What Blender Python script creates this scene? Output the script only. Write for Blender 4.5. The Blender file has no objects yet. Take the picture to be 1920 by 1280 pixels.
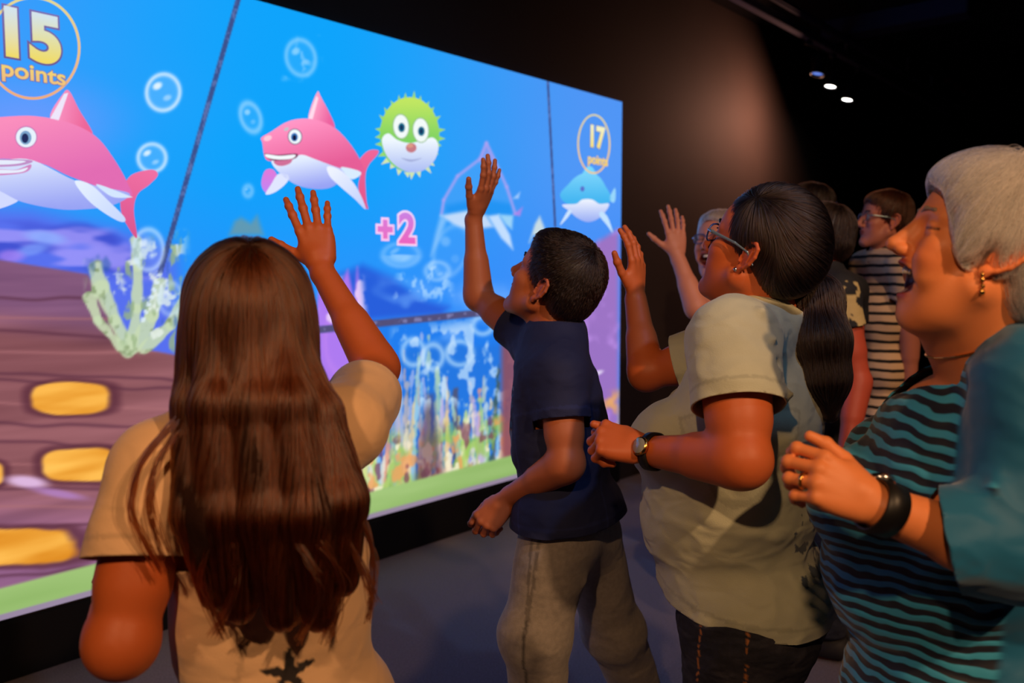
import bpy, bmesh, math, random
import numpy as np
from mathutils import Vector, Matrix, geometry

# ------------------------------------------------------------------ camera, world, lights, exposure
SC = bpy.context.scene
COL = SC.collection
FPX, W0, H0 = 1600.0, 1920.0, 1280.0
CAM = np.array([0.0, 0.0, 1.4])
PITCH = math.atan(122.0 / FPX)                       # the camera looks down a little: horizon at y = 518
cd = bpy.data.cameras.new('camera')
cam = bpy.data.objects.new('camera', cd)
COL.objects.link(cam)
cam.location = CAM
cam.rotation_euler = (math.pi / 2 - PITCH, 0, 0)
cd.sensor_width = 36.0
cd.lens = FPX * 36.0 / W0
cd.clip_start, cd.clip_end = 0.05, 60
cd.dof.use_dof = True
cd.dof.focus_distance = 1.75
cd.dof.aperture_fstop = 3.2
SC.camera = cam
SC.view_settings.view_transform = 'Standard'
SC.view_settings.look = 'None'
SC.view_settings.exposure = 0.0
SC.view_settings.gamma = 1.0
SC.view_settings.use_curve_mapping = False
SC.cycles.max_bounces = 6
SC.cycles.diffuse_bounces = 3
SC.cycles.glossy_bounces = 3
SC.cycles.transparent_max_bounces = 16
SC.cycles.sample_clamp_indirect = 4.0
SC.cycles.use_denoising = True

wd = bpy.data.worlds.new('world')
SC.world = wd
wd.use_nodes = True
wd.node_tree.nodes['Background'].inputs[0].default_value = (0.05, 0.05, 0.09, 1)
wd.node_tree.nodes['Background'].inputs[1].default_value = 0.01

CY, SY = math.cos(PITCH), math.sin(PITCH)


def ray(px, py):
    x, u = (px - 960.0) / FPX, -(py - 640.0) / FPX
    return np.array([x, CY + SY * u, -SY + CY * u])


def at(px, py, Y):
    """the point seen at pixel px, py that stands Y metres out from the camera"""
    d = ray(px, py)
    return CAM + d * (Y / d[1])


def spot(name, loc, aim, watts, color, size=60, blend=0.6, radius=0.06):
    d = bpy.data.lights.new(name, 'SPOT')
    d.energy, d.color, d.spot_size, d.spot_blend, d.shadow_soft_size = watts, color, math.radians(size), blend, radius
    o = bpy.data.objects.new(name, d)
    COL.objects.link(o)
    o.location = loc
    v = Vector(aim) - Vector(loc)
    o.rotation_euler = v.to_track_quat('-Z', 'Y').to_euler()
    return o


WARM = (1.0, 0.56, 0.28)
spot('warm_spot', (1.5, -0.9, 2.85), (0.75, 1.6, 1.2), 180, WARM, 60, 0.5, 0.05)
spot('warm_spot.001', (-0.6, -1.1, 2.85), (-0.25, 1.3, 1.0), 120, WARM, 56, 0.5, 0.05)
spot('warm_spot.002', (1.9, 1.6, 3.0), (1.5, 3.3, 1.2), 60, WARM, 60, 0.8, 0.05)
spot('projector_beam', (1.2, 0.2, 3.2), (-0.1, 3.0, 1.5), 60, (0.28, 0.55, 1.0), 60, 0.7, 0.04)

# ------------------------------------------------------------------ numbers
rng = np.random.default_rng(7)
random.seed(7)


def nz(v):
    v = np.asarray(v, float)
    return v / (np.linalg.norm(v) + 1e-12)


def lin(c):
    c = np.asarray(c, float)
    return np.where(c <= 0.04045, c / 12.92, ((np.maximum(c, 0) + 0.055) / 1.055) ** 2.4)


def rgb(r, g, b):
    return lin(np.array([r, g, b]) / 255.0)


def smooth01(x, a, b):
    t = np.clip((x - a) / (b - a), 0, 1)
    return t * t * (3 - 2 * t)


def _hash(ix, iy, iz, s):
    h = (ix * 374761393 + iy * 668265263 + iz * 2147483647 + s * 974634777) & 0xffffffff
    h = ((h ^ (h >> 13)) * 1274126177) & 0xffffffff
    h = h ^ (h >> 16)
    return (h & 0xffff) / 65535.0 * 2 - 1


def vnoise(P, sc=1.0, seed=0):
    """value noise in -1..1 at the points P (N x 3)"""
    Q = np.asarray(P, float) * sc
    i = np.floor(Q).astype(np.int64)
    f = Q - i
    f = f * f * (3 - 2 * f)
    r = 0
    for dx in (0, 1):
        for dy in (0, 1):
            for dz in (0, 1):
                w = (f[:, 0] if dx else 1 - f[:, 0]) * (f[:, 1] if dy else 1 - f[:, 1]) * (f[:, 2] if dz else 1 - f[:, 2])
                r = r + w * _hash(i[:, 0] + dx, i[:, 1] + dy, i[:, 2] + dz, seed)
    return r


def fbm(P, sc=1.0, seed=0, n=3):
    r, a, t = 0, 1.0, 0
    for k in range(n):
        r = r + a * vnoise(P, sc * 2 ** k, seed + k)
        t += a
        a *= 0.5
    return r / t


# ------------------------------------------------------------------ distance-field modelling
def cone(a, b, ra, rb=None, k=0.02, neg=False):
    return ('c', np.asarray(a, float), np.asarray(b, float), float(ra), float(ra if rb is None else rb), k, neg)


def ell(c, r, ax=None, k=0.02, neg=False):
    r = np.array([r, r, r], float) if np.isscalar(r) else np.asarray(r, float)
    return ('e', np.asarray(c, float), r, np.eye(3) if ax is None else np.asarray(ax, float), None, k, neg)


def chain(pts, rads, k=0.02):
    return [cone(pts[i], pts[i + 1], rads[i], rads[i + 1], k) for i in range(len(pts) - 1)]


def grow(prims, m):
    out = []
    for p in prims:
        if p[6]:
            continue
        if p[0] == 'c':
            out.append(('c', p[1], p[2], p[3] + m, p[4] + m, p[5], p[6]))
        else:
            out.append(('e', p[1], p[2] + m, p[3], None, p[5], p[6]))
    return out


def pd(p, X):
    """distance of the points X (..., 3) to one primitive"""
    if p[0] == 'c':
        a, b = p[1], p[2]
        ba = b - a
        pa = X - a
        t = np.clip((pa @ ba) / (ba @ ba + 1e-12), 0, 1)
        return np.sqrt(((pa - t[..., None] * ba) ** 2).sum(-1)) - (p[3] + (p[4] - p[3]) * t)
    q = (X - p[1]) @ p[3].T
    k0 = np.sqrt(((q / p[2]) ** 2).sum(-1)) + 1e-9
    k1 = np.sqrt(((q / p[2] ** 2) ** 2).sum(-1)) + 1e-9
    return k0 * (k0 - 1) / k1


def pbox(p):
    if p[0] == 'c':
        m = max(p[3], p[4])
        return np.minimum(p[1], p[2]) - m, np.maximum(p[1], p[2]) + m
    e = np.sqrt(((p[3].T * p[2]) ** 2).sum(1))
    return p[1] - e, p[1] + e


def smin(a, b, k):
    h = np.clip(0.5 + 0.5 * (b - a) / k, 0, 1)
    return b + (a - b) * h - k * h * (1 - h)


def combine(D, d, k, neg):
    return -smin(-D, d, k) if neg else smin(D, d, k)


MARG = 0.02


def evalp(F, X):
    """field value at the points X; F is a list of groups (k, [primitives])"""
    D = np.full(len(X), 1.0)
    for gk, prims in F:
        G = np.full(len(X), 1.0)
        for p in prims:
            lo, hi = pbox(p)
            m = p[5] + MARG
            w = np.nonzero(((X > lo - m) & (X < hi + m)).all(1))[0]
            if len(w):
                G[w] = combine(G[w], pd(p, X[w]), p[5], p[6])
        D = smin(D, G, gk)
    return D


_T = np.array([[1, -1, -1], [-1, -1, 1], [-1, 1, -1], [1, 1, 1]], float)


def gradp(F, X, e=0.0012):
    g = 0
    for t in _T:
        g = g + t * evalp(F, X + t * e)[:, None]
    return g / (np.linalg.norm(g, axis=1, keepdims=True) + 1e-12)


def mesh_field(F, h, box=None, newton=2):
    """the surface of a field as vertices and quads"""
    los, his = zip(*[pbox(p) for _, g in F for p in g if not p[6]])
    lo, hi = np.min(los, 0) - 2 * h - 0.01, np.max(his, 0) + 2 * h + 0.01
    if box is not None:
        lo, hi = np.maximum(lo, box[0]), np.minimum(hi, box[1])
    n = np.ceil((hi - lo) / h).astype(int) + 1
    ax = [lo[i] + h * np.arange(n[i]) for i in range(3)]
    D = np.full(n, 1.0, np.float32)

    def sl(blo, bhi):
        s0 = np.clip(np.floor((blo - lo) / h).astype(int), 0, n)
        s1 = np.clip(np.ceil((bhi - lo) / h).astype(int) + 1, 0, n)
        return s0, s1

    for gk, prims in F:
        bb = [pbox(p) for p in prims if not p[6]]
        g0, g1 = sl(np.min([b[0] for b in bb], 0) - gk - MARG - 0.02, np.max([b[1] for b in bb], 0) + gk + MARG + 0.02)
        if (g1 <= g0).any():
            continue
        G = np.full(g1 - g0, 1.0, np.float32)
        for p in prims:
            blo, bhi = pbox(p)
            m = p[5] + MARG
            s0, s1 = sl(blo - m, bhi + m)
            s0, s1 = np.maximum(s0, g0), np.minimum(s1, g1)
            if (s1 <= s0).any():
                continue
            X = np.stack(np.meshgrid(*[ax[i][s0[i]:s1[i]] for i in range(3)], indexing='ij'), -1)
            t = tuple(slice(a - c, b - c) for a, b, c in zip(s0, s1, g0))
            G[t] = combine(G[t], pd(p, X).astype(np.float32), p[5], p[6])
        t = tuple(slice(a, b) for a, b in zip(g0, g1))
        D[t] = smin(D[t], G, gk)
    I = D < 0
    c = I[:-1, :-1, :-1].astype(np.int8)
    for dx, dy, dz in [(1, 0, 0), (0, 1, 0), (0, 0, 1), (1, 1, 0), (1, 0, 1), (0, 1, 1), (1, 1, 1)]:
        c = c + I[dx:n[0] - 1 + dx, dy:n[1] - 1 + dy, dz:n[2] - 1 + dz]
    act = (c > 0) & (c < 8)
    cells = np.argwhere(act)
    idx = np.full(act.shape, -1, np.int32)
    idx[act] = np.arange(len(cells), dtype=np.int32)
    acc = np.zeros((len(cells), 3))
    cnt = np.zeros(len(cells))
    cs = [(0, 0, 0), (1, 0, 0), (0, 1, 0), (1, 1, 0), (0, 0, 1), (1, 0, 1), (0, 1, 1), (1, 1, 1)]
    dv = [D[cells[:, 0] + a, cells[:, 1] + b, cells[:, 2] + e] for a, b, e in cs]
    for i in range(8):
        for j in range(i + 1, 8):
            if sum(abs(cs[i][q] - cs[j][q]) for q in range(3)) != 1:
                continue
            m = (dv[i] < 0) != (dv[j] < 0)
            t = dv[i][m] / (dv[i][m] - dv[j][m])
            acc[m] += np.array(cs[i]) + t[:, None] * (np.array(cs[j]) - np.array(cs[i]))
            cnt[m] += 1
    V = lo + h * (cells + acc / cnt[:, None])
    Q = []
    for a in range(3):
        b, e = (a + 1) % 3, (a + 2) % 3
        s0 = [slice(None)] * 3
        s1 = [slice(None)] * 3
        s0[a], s1[a] = slice(0, n[a] - 1), slice(1, n[a])
        x = I[tuple(s0)] != I[tuple(s1)]
        w = np.argwhere(x)
        w = w[(w[:, b] > 0) & (w[:, e] > 0) & (w[:, b] < n[b] - 1) & (w[:, e] < n[e] - 1)]
        ins = I[w[:, 0], w[:, 1], w[:, 2]]
        def cell(db, de):
            q = w.copy()
            q[:, b] += db
            q[:, e] += de
            return idx[q[:, 0], q[:, 1], q[:, 2]]
        q = np.stack([cell(-1, -1), cell(0, -1), cell(0, 0), cell(-1, 0)], 1)
        q[~ins] = q[~ins][:, ::-1]
        Q.append(q)
    Q = np.concatenate(Q)
    for _ in range(newton):
        V = V - np.clip(evalp(F, V), -h, h)[:, None] * gradp(F, V)
    return V, Q


def tri(Q):
    return np.concatenate([Q[:, [0, 1, 2]], Q[:, [0, 2, 3]]])


def cut(V, T, f):
    """keep the side of a triangle mesh where f(V) < 0, with a clean border"""
    d = f(V)
    s = d >= 0
    k = s[T].sum(1)
    keep = [T[k == 0]]
    V2, d2, n0 = [V], d, len(V)
    newv = {}
    add = []

    def mid(i, j):
        key = (i, j) if i < j else (j, i)
        if key not in newv:
            t = d[i] / (d[i] - d[j])
            newv[key] = n0 + len(add)
            add.append(V[i] + t * (V[j] - V[i]))
        return newv[key]

    out = []
    for t in T[(k > 0) & (k < 3)]:
        o = [i for i in range(3) if s[t[i]]]
        if len(o) == 1:
            a, b, c = t[o[0]], t[(o[0] + 1) % 3], t[(o[0] + 2) % 3]
            p, q = mid(a, b), mid(a, c)
            out += [(p, b, c), (p, c, q)]
        else:
            i = [i for i in range(3) if not s[t[i]]][0]
            a, b, c = t[i], t[(i + 1) % 3], t[(i + 2) % 3]
            out.append((a, mid(a, b), mid(a, c)))
    if out:
        keep.append(np.array(out, int))
    T = np.concatenate(keep)
    V = np.concatenate([V, np.array(add)]) if add else V
    u, inv = np.unique(T, return_inverse=True)
    return V[u], inv.reshape(-1, 3)


def raw_mesh(name, V, Fc, mats=(), col=None, smooth=True, fmat=None):
    V = np.asarray(V, np.float32)
    me = bpy.data.meshes.new(name)
    if isinstance(Fc, np.ndarray):
        nf, k = Fc.shape
        me.vertices.add(len(V))
        me.vertices.foreach_set('co', V.ravel())
        me.loops.add(nf * k)
        me.loops.foreach_set('vertex_index', Fc.ravel().astype(np.int32))
        me.polygons.add(nf)
        me.polygons.foreach_set('loop_start', np.arange(0, nf * k, k, dtype=np.int32))
        me.polygons.foreach_set('loop_total', np.full(nf, k, np.int32))
        me.update(calc_edges=True)
    else:
        me.from_pydata([tuple(map(float, v)) for v in V], [], [tuple(map(int, f)) for f in Fc])
        me.update()
    me.validate()
    if smooth:
        me.polygons.foreach_set('use_smooth', np.ones(len(me.polygons), bool))
    for m in mats:
        me.materials.append(m)
    if fmat is not None:
        me.polygons.foreach_set('material_index', np.asarray(fmat, np.int32))
    if col is not None and len(me.vertices) == len(V):
        a = me.color_attributes.new('Col', 'FLOAT_COLOR', 'POINT')
        c4 = np.ones((len(V), 4), np.float32)
        c4[:, :3] = col
        a.data.foreach_set('color', c4.ravel())
    return me


def link(name, me, parent=None, loc=(0, 0, 0), **props):
    o = bpy.data.objects.new(name, me)
    COL.objects.link(o)
    o.location = loc
    if parent is not None:
        o.parent = parent
    for k, v in props.items():
        o[k] = v
    return o


def root(name, loc, label, category="person", group=None):
    o = bpy.data.objects.new(name, None)
    COL.objects.link(o)
    o.empty_display_size = 0.1
    o.location = loc
    o['label'], o['category'] = label, category
    if group:
        o['group'] = group
    return o


# ------------------------------------------------------------------ materials
def mat(name, color=(0.5, 0.5, 0.5), rough=0.6, metal=0.0, attr=False, bump=0.0, bscale=200.0, spec=0.5,
        noise=0.0, nscale=20.0, sss=0.0, coat=0.0, sheen=0.0, emit=None, crease=0.0, cscale=16.0, trans=0.0, alpha=1.0):
    m = bpy.data.materials.new(name)
    m.use_nodes = True
    nt = m.node_tree
    b = nt.nodes['Principled BSDF']
    L = nt.links.new
    b.inputs['Roughness'].default_value = rough
    b.inputs['Metallic'].default_value = metal
    b.inputs['Specular IOR Level'].default_value = spec
    b.inputs['Coat Weight'].default_value = coat
    b.inputs['Sheen Weight'].default_value = sheen
    b.inputs['Transmission Weight'].default_value = trans
    b.inputs['Alpha'].default_value = alpha
    if sss:
        b.inputs['Subsurface Weight'].default_value = sss
        b.inputs['Subsurface Radius'].default_value = (1.0, 0.35, 0.2)
        b.inputs['Subsurface Scale'].default_value = 0.008
    tc = nt.nodes.new('ShaderNodeTexCoord')
    src = None
    if attr:
        a = nt.nodes.new('ShaderNodeAttribute')
        a.attribute_name = 'Col'
        src = a.outputs['Color']
    if noise:
        n = nt.nodes.new('ShaderNodeTexNoise')
        n.inputs['Scale'].default_value = nscale
        n.inputs['Detail'].default_value = 4
        L(tc.outputs['Object'], n.inputs['Vector'])
        mr = nt.nodes.new('ShaderNodeMapRange')
        mr.inputs['From Min'].default_value, mr.inputs['From Max'].default_value = 0.3, 0.7
        mr.inputs['To Min'].default_value, mr.inputs['To Max'].default_value = 1 - noise, 1 + noise
        L(n.outputs['Fac'], mr.inputs['Value'])
        mx = nt.nodes.new('ShaderNodeVectorMath')
        mx.operation = 'SCALE'
        if src is None:
            mx.inputs[0].default_value = tuple(color[:3])
        else:
            L(src, mx.inputs[0])
        L(mr.outputs['Result'], mx.inputs['Scale'])
        src = mx.outputs[0]
    if src is None:
        b.inputs['Base Color'].default_value = (*color[:3], 1)
    else:
        L(src, b.inputs['Base Color'])
    if bump:
        n = nt.nodes.new('ShaderNodeTexNoise')
        n.inputs['Scale'].default_value = bscale
        n.inputs['Detail'].default_value = 3
        L(tc.outputs['Object'], n.inputs['Vector'])
        bp = nt.nodes.new('ShaderNodeBump')
        bp.inputs['Strength'].default_value = bump
        bp.inputs['Distance'].default_value = 0.002
        L(n.outputs['Fac'], bp.inputs['Height'])
        L(bp.outputs['Normal'], b.inputs['Normal'])
        if crease:
            mpn = nt.nodes.new('ShaderNodeMapping')
            mpn.inputs['Scale'].default_value = (1, 1, 1.7)
            mpn.inputs['Rotation'].default_value = (.3, .5, .2)
            L(tc.outputs['Object'], mpn.inputs[0])
            n2 = nt.nodes.new('ShaderNodeTexNoise')
            n2.inputs['Scale'].default_value = cscale
            n2.inputs['Detail'].default_value = 1.2
            n2.inputs['Distortion'].default_value = 0.5
            L(mpn.outputs[0], n2.inputs['Vector'])
            b2 = nt.nodes.new('ShaderNodeBump')
            b2.inputs['Strength'].default_value = crease
            b2.inputs['Distance'].default_value = 0.02
            L(n2.outputs['Fac'], b2.inputs['Height'])
            L(b2.outputs['Normal'], bp.inputs['Normal'])
    if emit:
        b.inputs['Emission Color'].default_value = (*emit[0], 1)
        b.inputs['Emission Strength'].default_value = emit[1]
    return m


def screen_mat(name):
    m = bpy.data.materials.new(name)
    m.use_nodes = True
    nt = m.node_tree
    nt.nodes.remove(nt.nodes['Principled BSDF'])
    a = nt.nodes.new('ShaderNodeAttribute')
    a.attribute_name = 'Col'
    e = nt.nodes.new('ShaderNodeEmission')
    nt.links.new(a.outputs['Color'], e.inputs['Color'])
    nt.links.new(e.outputs[0], nt.nodes['Material Output'].inputs['Surface'])
    m.cycles.emission_sampling = 'NONE'
    return m


def hair_mat(name, dark, light, rough=0.35, spec=0.5):
    m = bpy.data.materials.new(name)
    m.use_nodes = True
    nt = m.node_tree
    nt.nodes.remove(nt.nodes['Principled BSDF'])
    hb = nt.nodes.new('ShaderNodeBsdfHairPrincipled')
    hb.parametrization = 'COLOR'
    hi = nt.nodes.new('ShaderNodeHairInfo')
    mx = nt.nodes.new('ShaderNodeMix')
    mx.data_type = 'RGBA'
    mx.inputs['A'].default_value = (*dark, 1)
    mx.inputs['B'].default_value = (*light, 1)
    nt.links.new(hi.outputs['Random'], mx.inputs['Factor'])
    nt.links.new(mx.outputs['Result'], hb.inputs['Color'])
    hb.inputs['Roughness'].default_value = rough
    hb.inputs['Radial Roughness'].default_value = 0.5
    hb.inputs['Random Roughness'].default_value = 0.3
    nt.links.new(hb.outputs[0], nt.nodes['Material Output'].inputs['Surface'])
    return m
# ------------------------------------------------------------------ the room, set out along the screen wall
U = nz([1381.0 / FPX, CY + SY * 122.0 / FPX, 0.0])       # along the screen wall, away from the camera
N = np.array([U[1], -U[0], 0.0])                          # out of the screen wall, into the room
_r = ray(1155, 902)
P0 = CAM + _r * (-CAM[2] / _r[2])                         # foot of the wall below the screen's far end
P0[2] = 0.0
CEIL = 3.5


def wp(s, z, n=0.0):
    return P0 + U * s + N * n + np.array([0, 0, z])


def onwall(px, py, off=0.0):
    """where the pixel's ray meets the screen wall"""
    d = ray(px, py)
    t = ((P0 + N * off - CAM) @ N) / (d @ N)
    return CAM + d * t


def box_s(name, s0, s1, n0, n1, z0, z1, m, bev=0.0, parent=None, **props):
    """a box laid along the wall: s along it, n out of it"""
    V = [wp(s, z, n) for z in (z0, z1) for n in (n0, n1) for s in (s0, s1)]
    Fc = [(0, 1, 3, 2), (4, 6, 7, 5), (0, 4, 5, 1), (1, 5, 7, 3), (3, 7, 6, 2), (2, 6, 4, 0)]
    bm = bmesh.new()
    vs = [bm.verts.new(v) for v in V]
    for f in Fc:
        bm.faces.new([vs[i] for i in f])
    bmesh.ops.recalc_face_normals(bm, faces=bm.faces)
    if bev:
        bmesh.ops.bevel(bm, geom=bm.edges[:], offset=bev, segments=2, affect='EDGES')
    me = bpy.data.meshes.new(name)
    bm.to_mesh(me)
    bm.free()
    me.materials.append(m)
    return link(name, me, parent, **props)


M_wall = mat('wall_paint', rgb(66, 56, 52), 0.75, bump=0.15, bscale=60, noise=0.12, nscale=1.5, spec=0.25)
M_dark = mat('black_paint', rgb(22, 21, 24), 0.8, bump=0.1, bscale=80, spec=0.2)
M_floor = mat('floor_carpet', rgb(105, 98, 112), 0.95, bump=0.9, bscale=420, noise=0.35, nscale=160, spec=0.1, sheen=0.2)
SMIN, SMAX, DEPTH = -8.2, 6.5, 7.5
box_s('floor', SMIN, SMAX, -0.2, DEPTH, -0.1, 0.0, M_floor, kind='structure')
box_s('ceiling', SMIN, SMAX, -0.2, DEPTH, CEIL, CEIL + 0.1, M_dark, kind='structure')
box_s('wall_left', SMIN, SMAX, -0.2, 0.0, 0.0, CEIL, M_wall, kind='structure')
box_s('wall_back', SMAX, SMAX + 0.1, -0.2, DEPTH, 0.0, CEIL, M_dark, kind='structure')
box_s('wall_front', SMIN - 0.1, SMIN, -0.2, DEPTH, 0.0, CEIL, M_dark, kind='structure')
box_s('wall_right', SMIN, SMAX, DEPTH, DEPTH + 0.1, 0.0, CEIL, M_dark, kind='structure')

# ------------------------------------------------------------------ the screen and its picture
ZB, ZT = onwall(1155, 843)[2], onwall(1155, 190)[2]
S_L = -4.75
box_s('trim_1', S_L - 0.05, 0.0, 0.0, 0.03, 0.0, ZB - 0.012, M_dark, bev=0.004, kind='structure')

SX, SH = 0.0, 0.006


def topx(P):
    """pixel frame of the reference view, used to measure the picture on the screen"""
    d = P - CAM
    f = d @ np.array([0, CY, -SY])
    u = d @ np.array([0, SY, CY])
    return 960 + FPX * d[:, 0] / f, 640 - FPX * u / f


ns_, nz_ = int((SX - S_L) / SH) + 1, int((ZT - ZB) / SH) + 1
ss = np.linspace(S_L, SX, ns_)
zz = np.linspace(ZB, ZT, nz_)
SG, ZG = np.meshgrid(ss, zz, indexing='ij')
PW = P0 + U * SG.reshape(-1, 1) + N * 0.02 + np.array([0, 0, 1.0]) * ZG.reshape(-1, 1)
X, Y = topx(PW)
P3 = np.stack([SG.ravel(), ZG.ravel(), np.zeros(SG.size)], 1)          # metres on the screen
C = np.zeros((len(X), 3))


def over(mask, color, a=1.0):
    global C
    m = np.clip(mask, 0, 1)[:, None] * a
    C = C * (1 - m) + (np.asarray(color, float) / 255.0 if np.ndim(color) == 1 else color) * m


def segd(x0, y0, x1, y1):
    dx, dy = x1 - x0, y1 - y0
    t = np.clip(((X - x0) * dx + (Y - y0) * dy) / (dx * dx + dy * dy), 0, 1)
    return np.hypot(X - x0 - t * dx, Y - y0 - t * dy), t


def inpoly(pts, soft=3.0):
    ins = np.zeros(len(X), bool)
    dm = np.full(len(X), 1e9)
    for i in range(len(pts)):
        (x0, y0), (x1, y1) = pts[i], pts[(i + 1) % len(pts)]
        cond = ((y0 > Y) != (y1 > Y))
        ins ^= cond & (X < (x1 - x0) * (Y - y0) / ((y1 - y0) + 1e-9) + x0)
        d, _ = segd(x0, y0, x1 + 1e-6, y1)
        dm = np.minimum(dm, d)
    return smooth01(np.where(ins, dm, -dm), -soft, soft)


def blob(cx, cy, rx, ry, rot=0.0, soft=0.5):
    c, s = math.cos(math.radians(rot)), math.sin(math.radians(rot))
    u, v = (X - cx) * c + (Y - cy) * s, -(X - cx) * s + (Y - cy) * c
    return 1 - smooth01(np.hypot(u / rx, v / ry), 1 - soft, 1 + soft * 0.4)


def ringm(cx, cy, rx, ry, w, rot=0.0):
    c, s = math.cos(math.radians(rot)), math.sin(math.radians(rot))
    u, v = (X - cx) * c + (Y - cy) * s, -(X - cx) * s + (Y - cy) * c
    r = np.hypot(u / rx, v / ry)
    return np.exp(-((r - 1) * min(rx, ry) / w) ** 2)


NZ = lambda sx, sy, seed=0, n=3: fbm(np.stack([P3[:, 0] * sx, P3[:, 1] * sy, P3[:, 2]], 1), 1.0, seed, n)
# water
t = smooth01(X, -400, 560)
t2 = smooth01(X, 600, 1150)
base = np.array([86, 146, 246.]) * (1 - t)[:, None] + np.array([6, 160, 246.]) * t[:, None]
base = base * (1 - t2)[:, None] + np.array([78, 146, 240.]) * t2[:, None]
tv = smooth01(Y, 260, 640)[:, None]
base = base * (1 - tv * 0.75) + np.array([52, 132, 246.]) * tv * 0.75
C = base / 255.0
over(NZ(0.8, 1.2, 3) * 0.5 + 0.3, (110, 165, 255), 0.25)
over(blob(60, 230, 190, 90, 0, 0.9), (128, 150, 250), 0.6)
# deep seabed left of the coral
over(inpoly([(-500, 380), (60, 395), (160, 420), (260, 440), (330, 470), (345, 700), (-500, 700)], 26), (92, 104, 232), 0.85)
m = inpoly([(-500, 400), (200, 420), (300, 520), (-500, 520)], 14)
over(m * smooth01(NZ(3.0, 11, 11), 0.05, 0.4), (60, 74, 200), 0.8)
over(m * smooth01(NZ(4.0, 13, 15), 0.1, 0.4), (160, 150, 246), 0.8)
over(blob(85, 445, 44, 14, 8, 0.6), (140, 170, 250), 0.85)
over(blob(60, 468, 36, 12, -12, 0.6), (120, 150, 245), 0.8)
over(blob(20, 480, 30, 14, 0, 0.6), (172, 130, 240), 0.7)
# hills behind the centre
over(inpoly([(600, 560), (620, 520), (680, 497), (735, 520), (790, 560), (840, 575), (830, 590), (620, 605)], 12), (38, 84, 210), 0.85)
over(inpoly([(600, 612), (960, 588), (1155, 620), (1155, 900), (600, 930)], 6), (30, 120, 232), 0.85)
over(smooth01(NZ(3.5, 6, 21), 0.12, 0.5) * inpoly([(640, 520), (960, 540), (960, 640), (640, 640)], 20), (110, 170, 250), 0.7)
# wooden hull at left: boards and openings
hull = inpoly([(-700, 430), (0, 487), (165, 514), (190, 560), (230, 648), (345, 668), (420, 690), (520, 760), (560, 1300), (-700, 1400)], 3)
plank = NZ(0.9, 16, 31)
upm = smooth01(Y - .12 * X, 560, 640)[:, None]
plank = plank + .5 * NZ(2.2, 30, 33)
hc = np.array([120, 80, 114.])[None] * (1 - upm) + np.array([142, 88, 94.])[None] * upm + plank[:, None] * np.array([26, 20, 20.])
lowm = smooth01(Y, 880, 1050)[:, None]
hc = hc * (1 - lowm) + (np.array([146, 98, 136.])[None] + plank[:, None] * np.array([36, 26, 30.])) * lowm
rm = smooth01(X, 230, 420)[:, None]
hc = hc * (1 - rm * .35) + np.array([150, 100, 110.]) * rm * .35
over(hull, hc / 255.0)
for y0, sl in ((560, .02), (625, .03), (700, .045), (712, .045), (790, .03), (828, .02), (915, 0), (985, -.04), (1075, -.08)):
    w = np.abs(Y - (y0 + sl * X + 9 * vnoise(P3, 2.4, int(y0)) + 4 * vnoise(P3, 9, int(y0))))
    over(hull * np.exp(-(w / 3.5) ** 2), (84, 44, 62), 0.6)
for y0 in (595, 660, 755, 870, 950, 1030):
    w = np.abs(Y - (y0 + 0.02 * X + 9 * vnoise(P3, 2.2, int(y0))))
    over(hull * np.exp(-(w / 3.0) ** 2), (168, 108, 112), 0.6)
for (a, b, c_, d_) in ((54, 716, 216, 778), (76, 838, 216, 906), (-120, 862, 8, 916), (-190, 988, 146, 1062), (-230, 716, -60, 780)):
    cx, cy, rx, ry = (a + c_) / 2, (b + d_) / 2, (c_ - a) / 2, (d_ - b) / 2
    r = ((np.abs(X - cx) / rx) ** 3.4 + (np.abs(Y - cy + 0.02 * (X - cx)) / ry) ** 3.4) ** (1 / 3.4) + 0.13 * NZ(7, 14, 41)
    over(1 - smooth01(r, 1.04, 1.3), (88, 44, 58), 0.75)
    oc = np.array([238, 166, 62.])[None] + NZ(3, 18, 43)[:, None] * np.array([30, 46, 44.])
    over(1 - smooth01(r, 0.86, 1.03), np.clip(oc / 255, 0, 1))
over(blob(50, 903, 46, 13, 6, 0.6), (226, 190, 232), 0.9)
over(blob(110, 925, 60, 9, 10, 0.7), (176, 128, 196), 0.8)
# coral stalks in front of the hull
for pts, w in ((((240, 660), (215, 600), (190, 540), (180, 500)), 17), (((245, 660), (255, 580), (258, 500), (256, 452)), 12),
               (((250, 655), (285, 590), (300, 530)), 13), (((225, 650), (185, 600), (168, 560)), 12), (((270, 655), (320, 610), (345, 560)), 12)):
    for i in range(len(pts) - 1):
        d, _ = segd(*pts[i], *pts[i + 1])
        d = d + 7 * NZ(12, 12, 51)
        over(1 - smooth01(d, w * .6, w), (196, 214, 176), 0.9)
        over((1 - smooth01(d, w * .6, w)) * smooth01(NZ(26, 26, 53), 0.1, 0.5), (120, 140, 96), 0.8)
sp = inpoly([(165, 470), (345, 440), (345, 665), (240, 655), (170, 570)], 16)
over(sp * smooth01(NZ(22, 22, 57), 0.16, 0.4), (226, 236, 228), 0.85)
over(sp * smooth01(NZ(30, 14, 58), 0.2, 0.45), (150, 176, 130), 0.8)
over(sp * smooth01(NZ(17, 9, 59), 0.3, 0.55), (54, 96, 170), 0.6)
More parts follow.
